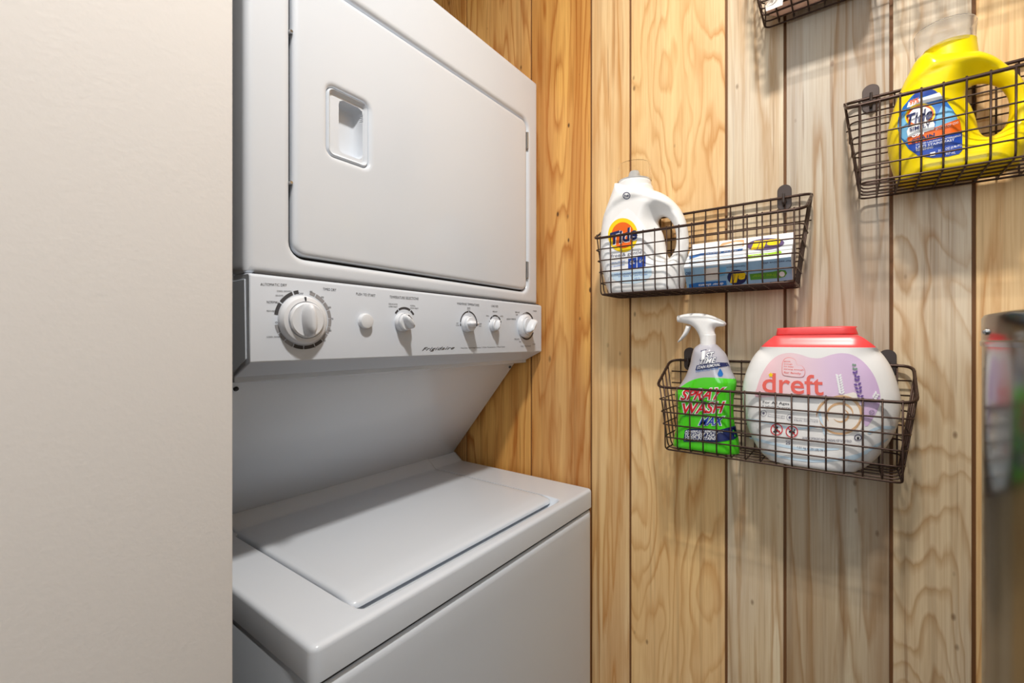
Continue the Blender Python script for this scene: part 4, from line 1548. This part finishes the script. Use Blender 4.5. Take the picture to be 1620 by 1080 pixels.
lab.add(patch(fF, fl(z5, [(150, 575), (700, 520), (1290, 445), (1308, 690), (800, 745), (184, 795)]), 0.0003, 10), 0)
lab.add(patch(fF, fl(z5, [(360, 575), (510, 555), (520, 690), (372, 705)]), 0.0005, 10), 10)
lab.add(patch(fF, fl(z5, [(520, 560), (600, 552), (590, 640), (530, 660)]), 0.0005, 10), 8)
lab.add(patch(fF, fl(z5, [(200, 740), (290, 722), (600, 700), (606, 752), (280, 782), (205, 785)]), 0.0006, 10), 1)
# the words stand upside down
def flip(fn, x0_, y0_, x1_, y1_, h_):
    """text turned by half a turn; baseline at the top from right (x1,y1) to left (x0,y0)"""
    return [fn(x1_, y1_), fn(x0_, y0_), fn(x0_, y0_ + h_), fn(x1_, y1_ + h_)]


lab.add(text(fF, 'dryer sheets', flip(z5, 305, 732, 570, 712, 34), 0.0009, bold=0.02), 7)
lab.add(patch(fF, ellipse(*z5(716, 665), 15.4, 12.0, 36), 0.0007, 5), 2)
lab.add(text(fF, 'all', flip(z5, 650, 634, 800, 622, 86), 0.0011, shear=0.15, bold=0.05), 3)
lab.add(patch(fF, fl(z5, [(850, 630), (1090, 606), (1175, 588), (1230, 590), (1250, 620), (1225, 660), (1170, 672), (860, 694)]), 0.0007, 6), 4)
lab.add(text(fF, 'free clear', flip(z5, 880, 640, 1130, 622, 34), 0.0010), 5)
lab.add(patch(fF, ellipse(*z5(1195, 630), 4.5, 4.2, 16), 0.0010, 3), 7)
lab.add(text(fF, '80', flip(z5, 165, 610, 222, 604, 34), 0.0009), 2)
lab.add(text(fF, 'hypoallergenic', flip(z5, 600, 548, 800, 530, 22), 0.0009), 2)
lab.add(text(fF, 'for sensitive skin', flip(z5, 980, 508, 1290, 478, 20), 0.0009), 2)
lab.add(patch(fT, fl(z5, [(205, 440), (330, 408), (560, 385), (780, 356), (770, 378), (560, 408), (330, 432), (210, 470)]), 0.0005, 8), 1)
lab.add(text(fT, 'dryer sheets', flip(z5, 370, 406, 720, 368, 18), 0.0008, bold=0.02), 7)
lab.add(patch(fT, fl(z5, [(510, 345), (560, 300), (700, 270), (790, 262), (790, 330), (640, 350)]), 0.0005, 8), 9)
lab.add(patch(fT, fl(z5, [(540, 345), (580, 322), (700, 285), (780, 290), (770, 332), (640, 348)]), 0.0007, 8), 10)
lab.add(patch(fT, ellipse(*z5(1018, 312), 30.0, 9.2, 40, -0.09), 0.0006, 5), 6)
lab.add(text(fT, 'all', flip(z5, 880, 286, 1170, 256, 78), 0.0010, shear=0.15, bold=0.05), 3)
lab.add(patch(fT, fl(z5, [(815, 428), (1100, 398), (1175, 380), (1195, 395), (1170, 425), (1050, 440), (818, 466)]), 0.0006, 6), 5)
lab.add(text(fT, 'free clear', flip(z5, 860, 434, 1050, 412, 22), 0.0009), 7)
for k in range(3):
    lab.add(patch(fT, fl(z5, [(200, 500 + 20 * k), (780, 424 + 22 * k), (780, 428 + 22 * k), (200, 504 + 20 * k)]), 0.0005, 12), 0)
lab.mk('label_print', Lm, bxn, smooth=0, merge=0, kind='stuff')

# pink pouch in the topmost basket (only its foot shows)
z4b = B4[1] + ZB + 0.0016
P = spline(np.array([(-0.120, z4b), (-0.122, z4b + 0.05), (-0.110, z4b + 0.13), (-0.05, z4b + 0.15), (0.015, z4b + 0.13), (0.030, z4b + 0.06), (0.026, z4b)]), 5, True, (0, 6))
P[:, 1] = np.maximum(P[:, 1], z4b)
po = Solid([P], 0.917, lambda Q, d, dfl: 0.040 * prof(d / 0.035) * (0.8 + 0.2 * prof(dfl / 0.012)) + 0.0015 * np.sin(Q[:, 0] * 310 + Q[:, 1] * 120) * prof(d / 0.02), flat=z4b + 0.0005)
pou = empty('pouch', (-0.045, 0.917, z4b), 'pink plastic refill pouch in the topmost basket, cut off by the frame', 'pouch')
v, f, *_ = po.mesh(0.004)
mk('film', v, f, M['pouch'], pou, smooth=60)
lab = Buf()
lab.add(patch(po, [(1212, 18), (1238, 8), (1240, -20), (1206, -20)], 0.0006, 5), 0)
lab.mk('label_print', [M['cream']], pou, smooth=0, merge=0, kind='stuff')
